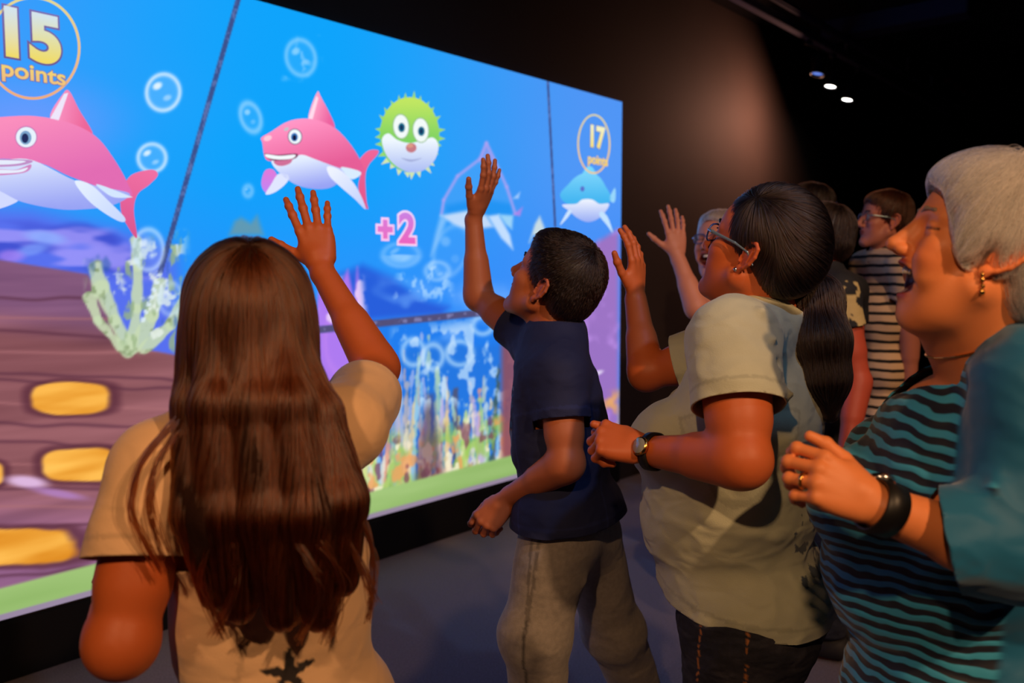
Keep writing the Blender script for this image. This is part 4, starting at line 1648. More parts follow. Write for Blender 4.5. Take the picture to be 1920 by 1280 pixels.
def build_older():
    ear = at(1836, 474, 1.12)
    F = fac(1834, -13, 17)
    O = ear + away(1834) * .078
    h = Head(O, F, sc=.955, mouth='laugh', fat=.004, nose=1.0, eartilt=30)
    tF = fac(1830, 12)
    R = rt(tF)
    neck = at(1862, 655, 1.24)
    chest = at(1822, 885, 1.30)
    pel = at(1830, 1215, 1.34)
    shl = at(1942, 722, 1.12)
    shr = shl + R * .37
    el = at(1912, 1050, 1.10)
    wr_ = at(1660, 955, 1.08)
    rel = shr + np.array([.03, .0, -.27])
    rwr = rel + tF * .12 + np.array([0, 0, -.17])
    ro = root('person', (pel[0], pel[1], 0), 'laughing woman with short white hair in teal striped top, clenched hand raised before her', 'person', None)
    P_, A = torso(pel, chest, neck, shl, shr, tF, 1.15, 1.35, bust=.035, belly=.06, glute=.02)
    hp, ears = h.prims()
    nk = [cone(neck - A[2] * .04, h.w((-.012, 0, -.045)), .066, .060, .03), cone(neck + tF * .035, h.w((.03, 0, -.085)), .050, .042, .03)]
    armL = limb(shl, el, wr_, (.060, .047, .029), 1.04)
    armR = limb(shr, rel, rwr, (.060, .045, .029), 1.0)
    hX = nz(np.array([-1, .12, .50]))
    HL = hand(wr_ + hX * .012, hX, (-.25, -.8, .5), 'l', .90, ((38, 60, 25), (46, 62, 30), (50, 66, 30), (54, 60, 30)), (4, 1, -2, -6), (38, 18, 20), 30)
    HR = hand(rwr, rwr - rel, R, 'r', .97, (30, 30, 30, 30))
    hips = [pel - R * .09 - A[2] * .06, pel + R * .09 - A[2] * .06]
    knees = [hips[0] * [1, 1, 0] + [0, 0, .46] + tF * .02, hips[1] * [1, 1, 0] + [0, 0, .46] + tF * .02]
    anks = [k_ * [1, 1, 0] + [0, 0, .09] for k_ in knees]
    F_ = [(.02, P_), (.02, nk), (.02, hp)] + ears + [(.02, armL), (.02, armR)] + [(.012 if i == 0 else .005, g[1]) for i, g in enumerate(HL)] + HR + lower_body(pel, A, hips, knees, anks, (.095, .06, .04), tF)
    V, T, C_ = body_mesh(F_, skin_col(rgb(236, 144, 88), (h,), (186, 78, 58)), [(h.w((0.03, 0, 0)), .165, .0024), (wr_ + hX * .09, .125, .0026)], .007)
    add(ro, 'body', V, T, M_skin, C_)
    eyes(ro, h, (1, 0, .15), (80, 60, 50))
    brows(ro, h, mat('grey_brow', rgb(150, 130, 115), .7), .0022)
    teeth(ro, h, -.0500)
    # top: teal knit, striped in front
    G = grow(P_, .013)
    hemP = [ell(pel + A[0] * .02 - A[2] * .10, (.185, .205, .16), A, .05)]
    slL = [cone(shl, shl + (el - shl) * .9, .072, .068, .04), cone(shl + (el - shl) * .9, el + (wr_ - el) * .88 + [0, 0, -.030], .064, .070, .05)]
    slR = [cone(shr, shr + (rel - shr) * .9, .072, .068, .04), cone(shr + (rel - shr) * .9, rel + (rwr - rel) * .6, .068, .072, .05)]
    dL, dR = nz(wr_ - el), nz(rwr - rel)
    cL, cR = el + (wr_ - el) * .58, rel + (rwr - rel) * .4
    slL.append(sleeve_end(cL, (-.85, .42, -.22)))
    slR.append(sleeve_end(cR, dR))
    cuts = [plane_cut(pel - A[2] * .22, -A[2]), sleeve_cut(cL, (-.85, .42, -.22), el - dL * .1, .17, G + hemP, dL), sleeve_cut(cR, dR, rel, .12, G + hemP),
            cyl_cut(neck, nz(A[2] * .9 + A[0] * .28), .080, -.12)]
    vtip = neck + A[0] * .17 - A[2] * .15

    def vneck(V):
        q = (V - neck) @ A.T
        return np.where(q[:, 0] > .02, .078 * (1 - np.clip(-(q[:, 2] + .015) / .135, 0, 1)) - np.abs(q[:, 1]), -1) * np.where(q[:, 2] > -.16, 1, 1)
    cuts.append(lambda V: np.where(((V - neck) @ A[2]) > -.15, vneck(V), -1))
    mt = bpy.data.materials.new('teal_knit')
    mt.use_nodes = True
    nt = mt.node_tree
    b = nt.nodes['Principled BSDF']
    b.inputs['Roughness'].default_value = .62
    b.inputs['Sheen Weight'].default_value = .25
    Lk = nt.links.new
    tc = nt.nodes.new('ShaderNodeTexCoord')
    at_ = nt.nodes.new('ShaderNodeAttribute'); at_.attribute_name = 'Col'
    sep = nt.nodes.new('ShaderNodeSeparateColor'); Lk(at_.outputs['Color'], sep.inputs[0])
    mp = nt.nodes.new('ShaderNodeMapping'); mp.inputs['Scale'].default_value = (2.2, 2.2, 2.2); Lk(tc.outputs['Object'], mp.inputs[0])
    nz_n = nt.nodes.new('ShaderNodeTexNoise'); nz_n.inputs['Scale'].default_value = 3.0; nz_n.inputs['Detail'].default_value = 3; Lk(mp.outputs[0], nz_n.inputs['Vector'])
    wv = nt.nodes.new('ShaderNodeTexWave'); wv.bands_direction = 'Z'; wv.inputs['Scale'].default_value = 16
    wv.inputs['Distortion'].default_value = 9.0; wv.inputs['Detail'].default_value = 2.5; wv.inputs['Detail Scale'].default_value = .55
    Lk(tc.outputs['Object'], wv.inputs['Vector'])
    rp = nt.nodes.new('ShaderNodeValToRGB')
    rp.color_ramp.elements[0].position, rp.color_ramp.elements[0].color = .42, (*rgb(8, 22, 44), 1)
    rp.color_ramp.elements[1].position, rp.color_ramp.elements[1].color = .66, (*rgb(56, 168, 214), 1)
    Lk(wv.outputs['Fac'], rp.inputs[0])
    mx = nt.nodes.new('ShaderNodeMix'); mx.data_type = 'RGBA'; mx.inputs['A'].default_value = (*rgb(6, 104, 150), 1)
    Lk(rp.outputs[0], mx.inputs['B']); Lk(sep.outputs[0], mx.inputs['Factor']); Lk(mx.outputs['Result'], b.inputs['Base Color'])
    bp = nt.nodes.new('ShaderNodeBump'); bp.inputs['Strength'].default_value = .35; bp.inputs['Distance'].default_value = .003
    mul = nt.nodes.new('ShaderNodeMath'); mul.operation = 'MULTIPLY'; Lk(wv.outputs['Fac'], mul.inputs[0]); Lk(sep.outputs[0], mul.inputs[1])
    Lk(mul.outputs[0], bp.inputs['Height']); Lk(bp.outputs[0], b.inputs['Normal'])

    def cm(V):
        q = (V - chest) @ A.T
        arm = np.minimum(pd(slL[0], V), np.minimum(pd(slL[1], V), np.minimum(pd(slR[0], V), pd(slR[1], V))))
        m = smooth01(q[:, 0], -.085, -.07) * smooth01(arm, .012, .02)
        return np.repeat(m[:, None], 3, 1)
    wrk = folds(5, .0035, 11, [(el + (wr_ - el) * .1, shl * .5 + el * .5 + A[0] * .05, .02, .008), (el - A[0] * .03, shl + A[0] * .08 - A[2] * .1, .02, .010), (el - R * .05 + A[2] * .03, el + A[2] * .12 + A[0] * .03 - R * .04, .012, .008), (cL - R * .05, el - R * .06 + A[2] * .05, .012, .007),
                               (shl - A[2] * .02 + A[0] * .08, chest + A[0] * .1, .02, -.007)], (1, 1, 2))
    cloth(ro, 'knit_top', [(.03, G + hemP), (.035, slL), (.035, slR)], .0055, mt, cuts, cm, wrk)
    trousers(ro, [P_[0], P_[6]] if len(P_) > 6 else P_[:1], A, pel, hips, knees, anks, (.11, .08, .07), .012, mat('dark_trousers', rgb(22, 24, 34), .8), top=-.05)
    shoes(ro, anks, tF, M_shoe)
    # watch, ring, earring, necklace
    wc = wr_ + (el - wr_) * .03
    watch(ro, wc + dL * .012, dL, (.1, .62, .75), .035, .0155, M_black, .019, M_silver, .9)
    kn = HL[3][1][0]
    rc, rd = kn[1] + (kn[2] - kn[1]) * .45, nz(kn[2] - kn[1])
    e1 = nz(np.cross(rd, (0, 0, 1)))
    e2 = np.cross(rd, e1)
    V_, F2 = lathe([(.0098, -.0022), (.0112, -.0022), (.0116, 0), (.0112, .0022), (.0098, .0022), (.0098, -.0022)], 28)
    add(ro, 'ring', rc + np.array(V_) @ np.array([e1, e2, rd]), np.array(F2), M_gold)
    lb = h.lobe(1)
    G_ = [(.002, [ell(lb + np.array([0, 0, -.003]), .0030, None, .001), ell(lb + np.array([0, 0, -.010]), .0036, None, .001), ell(lb + np.array([.001, 0, -.018]), .0030, None, .001), ell(lb + np.array([0, 0, -.026]), .0042, None, .001), cone(lb, lb + np.array([0, 0, -.024]), .0010, None, .001)])]
    V_, Q_ = mesh_field(G_, .0013)
    add(ro, 'earring', V_, Q_, M_gold)
    n2 = neck + A[2] * .02
    ch = []
    for i in range(25):
        t = (i / 24 - .5) * math.pi * 1.5
        p = n2 + A[0] * (.088 * math.cos(t) + .012) + A[1] * .088 * math.sin(t) - A[2] * (.035 * math.cos(t) + .0)
        for _ in range(6):
            p = p - gradp(F_, p[None])[0] * (evalp(F_, p[None])[0] - .0015)
        ch.append(p)
    V_, Q_ = mesh_field([(.001, chain(ch, [.0014] * 25, .001))], .0014, newton=1)
    add(ro, 'necklace', V_, Q_, M_gold)
    # hair: short, layered, white
    Hm = [(.012, [h.e((-.018, 0, .056), (.110, .088, .094), .02), h.e((-.070, 0, .000), (.060, .078, .075), .02), h.e((.034, 0, .084), (.056, .062, .038), .02),
                  h.e((.004, .070, .030), (.045, .020, .055), .015), h.e((.004, -.070, .030), (.045, .020, .055), .015),
                  h.e((.104, 0, .000), (.068, .095, .088), .012, True),
                  h.e((.004, .092, -.020), (.026, .030, .036), .010, True), h.e((.004, -.092, -.020), (.026, .030, .036), .010, True)])]
    V, Q = mesh_field(Hm, .004)
    V = V + gradp(Hm, V) * (vnoise(h.loc(V) * [20, 60, 60], 1.0, 3) * .003)[:, None]
    M_wh = mat('white_hair_mass', rgb(196, 190, 186), .6, bump=.5, bscale=220)
    hairo = add(ro, 'hair', V, Q, M_wh)
    crown = h.w((-.045, .01, .14))
    fwd, up_, lf = h.A[0], h.A[2], h.A[1]

    def flow(P):
        L_ = h.loc(P)
        d = P - crown
        d = d / (np.linalg.norm(d, axis=1, keepdims=True) + 1e-6)
        fr = smooth01(L_[:, 0], -.04, .06)[:, None]
        return d * .7 - up_ * .55 - fwd * (1 - fr) * .35 + fwd * fr * .25 + np.sign(L_[:, 1:2]) * lf * .1 + vnoise(P, 28, 9)[:, None] * lf * .8 + vnoise(P, 60, 19)[:, None] * up_ * .3
    M_whs = hair_mat('white_hair', rgb(190, 172, 158), rgb(240, 230, 222), .75)
    rp_ = pick(Hm, .005, 12000, 3)
    strands(hairo, 'hair_strands', Hm, rp_, flow, 18, .0056, .012, M_whs, .00032, .00012, 4, .18, .12)


build_older()
M_brown_mass = mat('brown_hair_mass', rgb(40, 19, 10), .85, spec=.15, bump=.4, bscale=200)
M_brown = hair_mat('brown_hair', rgb(34, 14, 6), rgb(104, 46, 16), .28)
M_black_mass = mat('black_hair_mass', rgb(20, 14, 13), .5, bump=.4, bscale=240)
M_black_hair = hair_mat('black_hair', rgb(16, 9, 7), rgb(44, 25, 16), .38)
M_cream = mat('cream_jersey', attr=True, crease=.3, rough=.85, bump=.25, bscale=500, sheen=.3)
M_navy = mat('navy_jersey', attr=True, crease=.22, rough=.8, bump=.25, bscale=500)
M_sage = mat('sage_jersey', attr=True, crease=.42, cscale=15, rough=.85, bump=.3, bscale=500, sheen=.25, noise=.06, nscale=12)
M_sweat = mat('sweatpants_jersey', attr=True, crease=.4, cscale=11, rough=.9, bump=.4, bscale=420, noise=.12, nscale=90, sheen=.2)
M_denim = mat('denim', attr=True, crease=.6, cscale=20, rough=.85, bump=.5, bscale=600, noise=.2, nscale=120)


def flatcol(c, extra=None):
    c = np.asarray(c, float)

    def f(V):
        C_ = np.repeat(c[None], len(V), 0)
        return extra(V, C_) if extra else C_
    return f


def seam(f, lo, hi, k=.62):
    """a darker stitch line beside a hem"""
    def g(V, C_):
        d = f(V)
        m = ((d > lo - .002) & (d < hi + .001))[:, None]
        return np.where(m, C_ * k, C_)
    return g


def build_girl():
    px = 470
    tF = nz((-.60, .80, 0))
    O = at(466, 630, 1.17)
    F = nz((-.35, .9, .12))
    h = Head(O, F, sc=.95, child=True)
    pel, chest, neck = at(528, 1330, 1.22), at(500, 1000, 1.19), at(472, 765, 1.19)
    shl, shr = at(292, 890, 1.12), at(655, 800, 1.31)
    el, wl = at(228, 1205, 1.05), None
    wl = el + tF * .19 + np.array([.04, 0, .03])
    er, wr_ = at(708, 690, 1.53), at(606, 512, 1.62)
    ro = root('person', (pel[0], pel[1], 0), 'girl seen from behind with very long brown hair, cream star-print T-shirt, one arm raised')
    P_, A = torso(pel, chest, neck, shl, shr, tF, .84, .85, glute=.005)
    hp, ears = h.prims()
    nk = [cone(neck - A[2] * .03, h.w((-.015, 0, -.04)), .048, .046, .02)]
    armL = limb(shl, el, wl, (.046, .041, .024), 1.03)
    armR = limb(shr, er, wr_, (.042, .036, .0235), 1.03)
    tip = at(566, 336, 1.67)
    hX = nz(tip - wr_)
    HR = hand(wr_ + hX * .012, hX, (.12, -1, .12), 'r', .86, ((6, 8, 6), (3, 6, 4), (5, 8, 6), (8, 10, 8)), (10, 3, -3, -9), (48, 2, 4), 12)
    HL = hand(wl, tF, (-.6, -.6, .6), 'l', .84, (45, 45, 45, 45))
    R = rt(tF)
    hips = [pel - R * .075 - A[2] * .05, pel + R * .075 - A[2] * .05]
    knees = [v * [1, 1, 0] + [0, 0, .42] + tF * .02 for v in hips]
    anks = [v * [1, 1, 0] + [0, 0, .08] for v in knees]
    F_ = [(.02, P_), (.02, nk), (.02, hp)] + ears + [(.02, armL), (.02, armR)] + [(.010 if i == 0 else .005, g[1]) for i, g in enumerate(HR)] + HL + lower_body(pel, A, hips, knees, anks, (.075, .05, .034), tF)
    V, T, C_ = body_mesh(F_, skin_col(rgb(196, 98, 48), (h,)), [(h.w((.02, 0, 0)), .14, .004), (wr_ + hX * .08, .125, .0024)], .0065)
    add(ro, 'body', V, T, M_skin, C_)
    eyes(ro, h)
    # T-shirt
    G = grow(P_, .012)
    skirt = [cone(pel + A[2] * .05, pel - A[2] * .06, .10, .11, .05), ell(pel - A[2] * .05, (.125, .178, .14), A, .05), ell(chest - A[2] * .12, (.10, .135, .14), A, .05)]
    sL = [cone(shl, shl + (el - shl) * .62, .060, .069, .04)]
    sR = [cone(shr, shr + (er - shr) * .8, .058, .060, .04)]
    cL, cR = shl + (el - shl) * .54, shr + (er - shr) * .55
    hem = plane_cut(pel - A[2] * .13, -A[2])
    sL.append(sleeve_end(cL, nz(el - shl) + np.array([.12, 0, .1])))
    sR.append(sleeve_end(cR, er - shr))
    sc1 = sleeve_cut(cL, nz(el - shl) + np.array([.12, 0, .1]), shl, .125, G + skirt, el - shl)
    cuts = [hem, sc1, sleeve_cut(cR, er - shr, shr, .10, G + skirt), cyl_cut(neck, A[2], .062, -.03)]
    # the star printed low on the back
    star_c = at(548, 1268, 1.09)
    sx_, sz_ = R, np.array([0, 0, 1.0])

    def star(V, C_):
        d = V - star_c
        u, v = d @ sx_ / .040, d @ sz_ / .040
        r, a = np.hypot(u, v), np.arctan2(u, v)
        k5 = math.pi * 2 / 5
        aa = np.abs((a + k5 / 2) % k5 - k5 / 2) / (k5 / 2)
        lim = .30 + .70 * (1 - aa) ** 1.6
        back = ((V - pel) @ A[0]) < 0
        m = ((r < lim) & back)[:, None]
        C_ = np.where(m, rgb(34, 26, 24), C_)
        return seam(sc1, -.025, -.021, .80)(V, C_)
    wrk = folds(21, .005, 7, [(shl - A[0] * .05 - A[2] * .10, shl + A[1] * -.02 + R * .1 - A[2] * .2, .014, .006), (shr - A[2] * .10 - A[0] * .06, chest - A[0] * .1, .015, .007),
                               (shr - A[2] * .16 - A[0] * .06, chest - A[0] * .1 - A[2] * .1, .015, .006)], (1, 1, .6))
    cloth(ro, 'tshirt', [(.03, G + skirt), (.03, sL), (.03, sR)], .0048, M_cream, cuts, flatcol(rgb(238, 196, 150), star), wrk)
    trousers(ro, P_[:1], A, pel, hips, knees, anks, (.088, .06, .05), .012, mat('girl_trousers', rgb(40, 44, 60), .85), top=.04)
    shoes(ro, anks, tF, M_shoe, .85)
    # very long hair
    a = lambda x, y, Y_: at(x, y, Y_)
    cols = [[(392, 640, 1.13), (380, 760, 1.09), (384, 960, 1.05), (408, 1110, 1.04)],
            [(420, 600, 1.10), (415, 760, 1.06), (425, 960, 1.035), (452, 1135, 1.035)],
            [(466, 590, 1.09), (478, 760, 1.055), (500, 960, 1.03), (530, 1150, 1.03)],
            [(515, 610, 1.10), (540, 760, 1.06), (572, 960, 1.035), (598, 1150, 1.04)],
            [(540, 650, 1.12), (588, 780, 1.09), (632, 940, 1.06), (640, 1085, 1.06)]]
    cap = [h.e((-.014, 0, .050), (.104, .086, .093), .02), h.e((-.045, 0, -.01), (.065, .086, .10), .03), h.e((.105, 0, -.03), (.06, .075, .09), .015, True)]
    cg = []
    for j, c_ in enumerate(cols):
        cg += chain([a(*q) for q in c_], [.024, .030, .031, .014], .012)
    Hm = [(.03, cap), (.03, cg)]
    V, Q = mesh_field(Hm, .006)
    g = gradp(Hm, V)
    xs = V @ nz(R * [1, 1, 0])
    amp = smooth01(-V[:, 2], -1.35, -1.15)
    V = V + g * (amp * (.006 * np.sin(xs * 95 + V[:, 2] * 9 + 1.5 * vnoise(V, 6, 4)) + .006 * vnoise(V * [1, 1, .35], 26, 8)) + .001 * vnoise(V * [1, 1, .1], 160, 5))[:, None]
    ho = add(ro, 'hair', V, Q, M_brown_mass)
    crown = h.w((-.055, 0, .14))

    def flow(P):
        d = P - crown
        d = d / (np.linalg.norm(d, axis=1, keepdims=True) + 1e-6)
        t = smooth01(-P[:, 2], -1.44, -1.36)[:, None]
        lat = (vnoise(P * [1, 1, .5], 11, 31) * .12 + .06 * np.sin(P[:, 2] * 26 + P[:, 0] * 20) * smooth01(-P[:, 2], -1.25, -1.0))[:, None]
        return d * (1 - t) + np.array([0, 0, -1.0]) * (.2 + t) + R * lat * t
    top = pick(Hm, .007, 6000, 5, lambda V_: (h.loc(V_)[:, 0] < .06) & (V_[:, 2] > O[2] - .02))
    low = pick(Hm, .007, 4200, 6, lambda V_: (V_[:, 2] < O[2] + .02) & (V_[:, 2] > .99) & (gradp(Hm, V_) @ tF < .3))
    strands(ho, 'hair_strands', Hm, top, flow, 56, .0130, .008, M_brown, .00060, .0003, 7, .04, .02, .30)
    strands(ho, 'hair_strands', Hm, low, flow, 30, .0115, .009, M_brown, .00060, .0003, 8, .05, .0, .6)
    wisps = [[a(328, 790, 1.04), a(268, 860, 1.02), a(246, 940, 1.01), a(262, 1000, 1.01), a(300, 1070, 1.02)],
             [a(330, 810, 1.03), a(290, 880, 1.01), a(284, 960, 1.0), a(312, 1050, 1.01)],
             [a(640, 900, 1.05), a(690, 1000, 1.05), a(700, 1090, 1.06), a(690, 1160, 1.06)],
             [a(620, 960, 1.04), a(668, 1040, 1.04), a(705, 1130, 1.05)],
             [a(400, 1000, 1.01), a(380, 1090, 1.01), a(420, 1190, 1.02)], [a(440, 1020, 1.0), a(440, 1110, 1.0), a(400, 1190, 1.02)],
             [a(560, 1020, 1.0), a(600, 1100, 1.0), a(560, 1200, 1.02)], [a(600, 1020, 1.0), a(640, 1100, 1.02), a(610, 1205, 1.03)]]
    locks(ho, 'loose_locks', wisps, 20, .0022, M_brown, 26, .0006, .0003, 9)


def build_boy():
    ear = at(1008, 537, 2.0)
    F = fac(1012, 32, 29)
    O = ear + np.cross(F, (0, 0, 1)) / np.linalg.norm(np.cross(F, (0, 0, 1))) * .068
    h = Head(O, F, sc=.99, child=True, eartilt=16)
    tF = nz((-.93, .37, 0))
    R = rt(tF)
    neck, chest, pel = at(1044, 640, 2.06), at(1046, 760, 2.05), at(1068, 985, 2.07)
    shl, shr = at(1050, 706, 1.94), at(1000, 642, 2.20)
    el, wl = at(1062, 868, 1.89), at(957, 930, 2.00)
    er, wr_ = at(897, 556, 2.34), at(888, 412, 2.34)
    ro = root('person', (pel[0], pel[1], 0), 'dark-haired boy in navy T-shirt and grey sweatpants stretching one arm up to the screen')
    P_, A = torso(pel, chest, neck, shl, shr, tF, .80, .86)
    hp, ears = h.prims()
    nk = [cone(neck - A[2] * .03, h.w((-.018, 0, -.04)), .049, .045, .02), cone(neck + tF * .02, h.w((.02, 0, -.07)), .034, .032, .02)]
    armL = limb(shl, el, wl, (.044, .039, .0245), 1.03)
    armR = limb(shr, er, wr_, (.041, .036, .0235), 1.03)
    hX = nz(at(922, 330, 2.30) - wr_)
    HR = hand(wr_ + hX * .012, hX, (.80, -.55, -.15), 'r', .86, ((8, 10, 8), (14, 12, 8), (10, 10, 6), (4, 6, 6)), (9, 2, -5, -12), (34, 4, 4), 14)
    lX = nz(np.array([-.62, -.05, -.62]))
    HL = hand(wl + lX * .010, lX, (-.28, -.85, .30), 'l', .86, ((40, 50, 30), (44, 52, 30), (50, 56, 30), (56, 58, 30)), (4, 1, -2, -5), (20, 24, 22), 45)
    hips = [at(1040, 1020, 1.98), at(1100, 1010, 2.13)]
    knees = [at(1003, 1190, 1.95), at(1150, 1180, 2.22)]
    anks = [np.array([.075, 2.02, .09]), np.array([.42, 2.42, .10])]
    F_ = [(.02, P_), (.02, nk), (.02, hp)] + ears + [(.02, armL), (.02, armR)] + [(.010 if i == 0 else .005, g[1]) for i, g in enumerate(HR)] + [(.010 if i == 0 else .005, g[1]) for i, g in enumerate(HL)] + lower_body(pel, A, hips, knees, anks, (.075, .05, .034), tF)
    V, T, C_ = body_mesh(F_, skin_col(rgb(192, 110, 70), (h,), (150, 70, 60)), [(h.w((.02, 0, 0)), .145, .0024), (wr_ + hX * .08, .115, .0024), (wl + lX * .06, .105, .0024)], .0065)
    add(ro, 'body', V, T, M_skin, C_)
    eyes(ro, h, (1, 0, .1), (50, 34, 22))
    brows(ro, h, M_black_mass, .0024)
    G = grow(P_, .014)
    skirt = [ell(pel + A[2] * .01, (.134, .162, .15), A, .05), ell(hips[0] + A[2] * .05, (.098, .098, .12), A, .04), ell(hips[1] + A[2] * .05, (.098, .098, .12), A, .04), ell(chest - A[2] * .10, (.108, .135, .13), A, .05)]
    sL = [cone(shl, shl + (el - shl) * .66, .058, .060, .035)]
    sR = [cone(shr, shr + (er - shr) * .75, .056, .060, .035)]
    cL, cR = shl + (el - shl) * .53, shr + (er - shr) * .42
    nL = nz(el - shl)
    hem = plane_cut(at(1065, 966, 2.05), -A[2] + A[0] * .05)
    sL.append(sleeve_end(cL, nL))
    sR.append(sleeve_end(cR, er - shr))
    sl1 = sleeve_cut(cL, nL, shl, .115, G + skirt)
    cuts = [hem, sl1, sleeve_cut(cR, er - shr, shr, .095, G + skirt), cyl_cut(neck - A[2] * .01, nz(A[2] - A[0] * .05), .064, -.05)]

    def prnt(V, C_):
        q = (V - chest) @ A.T
        n = fbm(V, 42, 61) + .15 * fbm(V, 120, 62)
        m = (q[:, 0] > .05) & (np.abs(q[:, 1]) < .085) & (q[:, 2] > -.14) & (q[:, 2] < .06)
        m1, m2, m3 = m & (n > .14), m & (n > .02) & (n < .10) & (q[:, 2] < -.03), m & (n < -.28)
        C_ = np.where(m1[:, None], rgb(120, 130, 150), C_)
        C_ = np.where(m2[:, None], rgb(150, 104, 60), C_)
        C_ = np.where(m3[:, None], rgb(40, 86, 120), C_)
        C_ = seam(sl1, -.022, -.019, 1.6)(V, C_)
        return seam(hem, -.022, -.019, 1.5)(V, C_)
    wrk = folds(31, .0045, 8, [(shl - A[2] * .1 + A[0] * .03, chest - A[2] * .1 + A[0] * .05, .012, .005), (pel + A[2] * .05 - A[0] * .08, pel + A[2] * .1 + A[0] * .05 - A[1] * -.1, .012, .005)], (1, 1, 1.5))
    cloth(ro, 'tshirt', [(.03, G + skirt), (.03, sL), (.03, sR)], .0045, M_navy, cuts, flatcol(rgb(26, 34, 74), prnt), wrk)
    # sweatpants
    def side(V, C_):
        # seam down the outer side of the near leg
        for hp_, kn, an in ((hips[0], knees[0], anks[0]),):
            o_ = -R
            for p0, p1 in ((hp_ + A[2] * .1, kn), (kn, an)):
                ba = p1 - p0
                t = np.clip(((V - p0) @ ba) / (ba @ ba), 0, 1)
                d = V - p0 - t[:, None] * ba
                fw = d @ tF
                m = (np.abs(fw + .004) < .0035) & ((d @ o_) > .02)
                C_ = np.where(m[:, None], C_ * .55, C_)
        return C_
    wr2 = folds(41, .005, 6, [(knees[0] + [0, -.06, .03], knees[0] + [.07, -.02, .08], .014, .006), (hips[0] - R * .06, hips[0] + tF * -.09 - A[2] * .1, .014, .006)], (1, 1, .8))
    trousers(ro, P_[:1], A, pel, hips, knees, anks, (.086, .074, .062), .006, M_sweat, wr=wr2, top=.05, col=flatcol(rgb(150, 142, 132), side), hem=.07, name='sweatpants')
    shoes(ro, anks, tF, M_shoe, .85)
    # short hair
    Hm = [(.012, [h.e((-.016, 0, .052), (.104, .083, .091), .02), h.e((-.060, 0, .005), (.055, .072, .065), .02), h.e((.040, 0, .090), (.050, .058, .034), .02),
                  h.e((.110, 0, -.005), (.066, .095, .088), .008, True),
                  h.e((.010, .088, -.028), (.036, .030, .034), .006, True), h.e((.010, -.088, -.028), (.036, .030, .034), .006, True)])]
    V, Q = mesh_field(Hm, .0045)
    ho = add(ro, 'hair', V, Q, M_black_mass)
    cr = h.w((-.06, .01, .13))

    def flow(P):
        L_ = h.loc(P)
        d = P - cr
        d = d / (np.linalg.norm(d, axis=1, keepdims=True) + 1e-6)
        return d + gradp(Hm, P) * .55 + vnoise(P, 50, 2)[:, None] * h.A[1] * .4 + h.A[0] * .1 - h.A[2] * .3 * smooth01(-L_[:, 2], -.05, 0)[:, None]
    strands(ho, 'hair_strands', Hm, pick(Hm, .005, 12000, 12), flow, 7, .0042, .004, M_black_hair, .00042, .0002, 13, .05, .7)


def glasses(parent, h, m_frame, m_temple, m_lens, sw=1.0):
    """spectacles: rims, bridge, temples, lenses"""
    g = add(parent, 'glasses', *mesh_field([(.002, [h.c((.103, .009, .022), (.103, -.009, .022), .0016, .0016, .001)])], .0012), m_frame)
    for q in (1, -1):
        c = np.array([.098, q * .032, .014])
        t = math.radians(12) * q
        ax = np.array([math.sin(-abs(t)) * .0, math.cos(t), 0])
        pts = []
        for i in range(25):
            a = 2 * math.pi * i / 24
            u, v = .0245 * np.sign(math.cos(a)) * abs(math.cos(a)) ** .7, .0175 * np.sign(math.sin(a)) * abs(math.sin(a)) ** .7
            pts.append(h.w(c + np.array([-abs(u) * .10 - (u * q > 0) * .002, u, v])))
        V, Q = mesh_field([(.001, chain(pts, [.0019 * h.s] * 25, .001))], .0014, newton=1)
        r = raw_mesh('rim', V - parent_loc(g), Q, (m_frame,))
        link('rim', r, g)
        pts2 = [h.w((.094, q * .057, .020)), h.w((.078, q * .070, .020)), h.w((.020, q * .078, .016)), h.w((-.012, q * .079, .008)), h.w((-.030, q * .077, -.012))]
        V, Q = mesh_field([(.002, chain(pts2, [.0026, .0032, .0024, .0018, .0016], .002))], .0015, newton=1)
        link('temple', raw_mesh('temple', V - parent_loc(g), Q, (m_temple,)), g)
        ctr = h.w(c)
        pl = [ctr] + pts[:24]
        link('lens', raw_mesh('lens', np.array(pl) - parent_loc(g), [(0, i + 1, (i + 1) % 24 + 1) for i in range(24)], (m_lens,)), g)
    return g


M_lensg = mat('clear_lens', (1, 1, 1), .02, trans=1.0, alpha=.18)
M_frame_blue = mat('blue_frame', rgb(52, 70, 130), .25, coat=.4)
M_temple_silver = mat('pale_temple', rgb(150, 176, 190), .25, metal=.6)


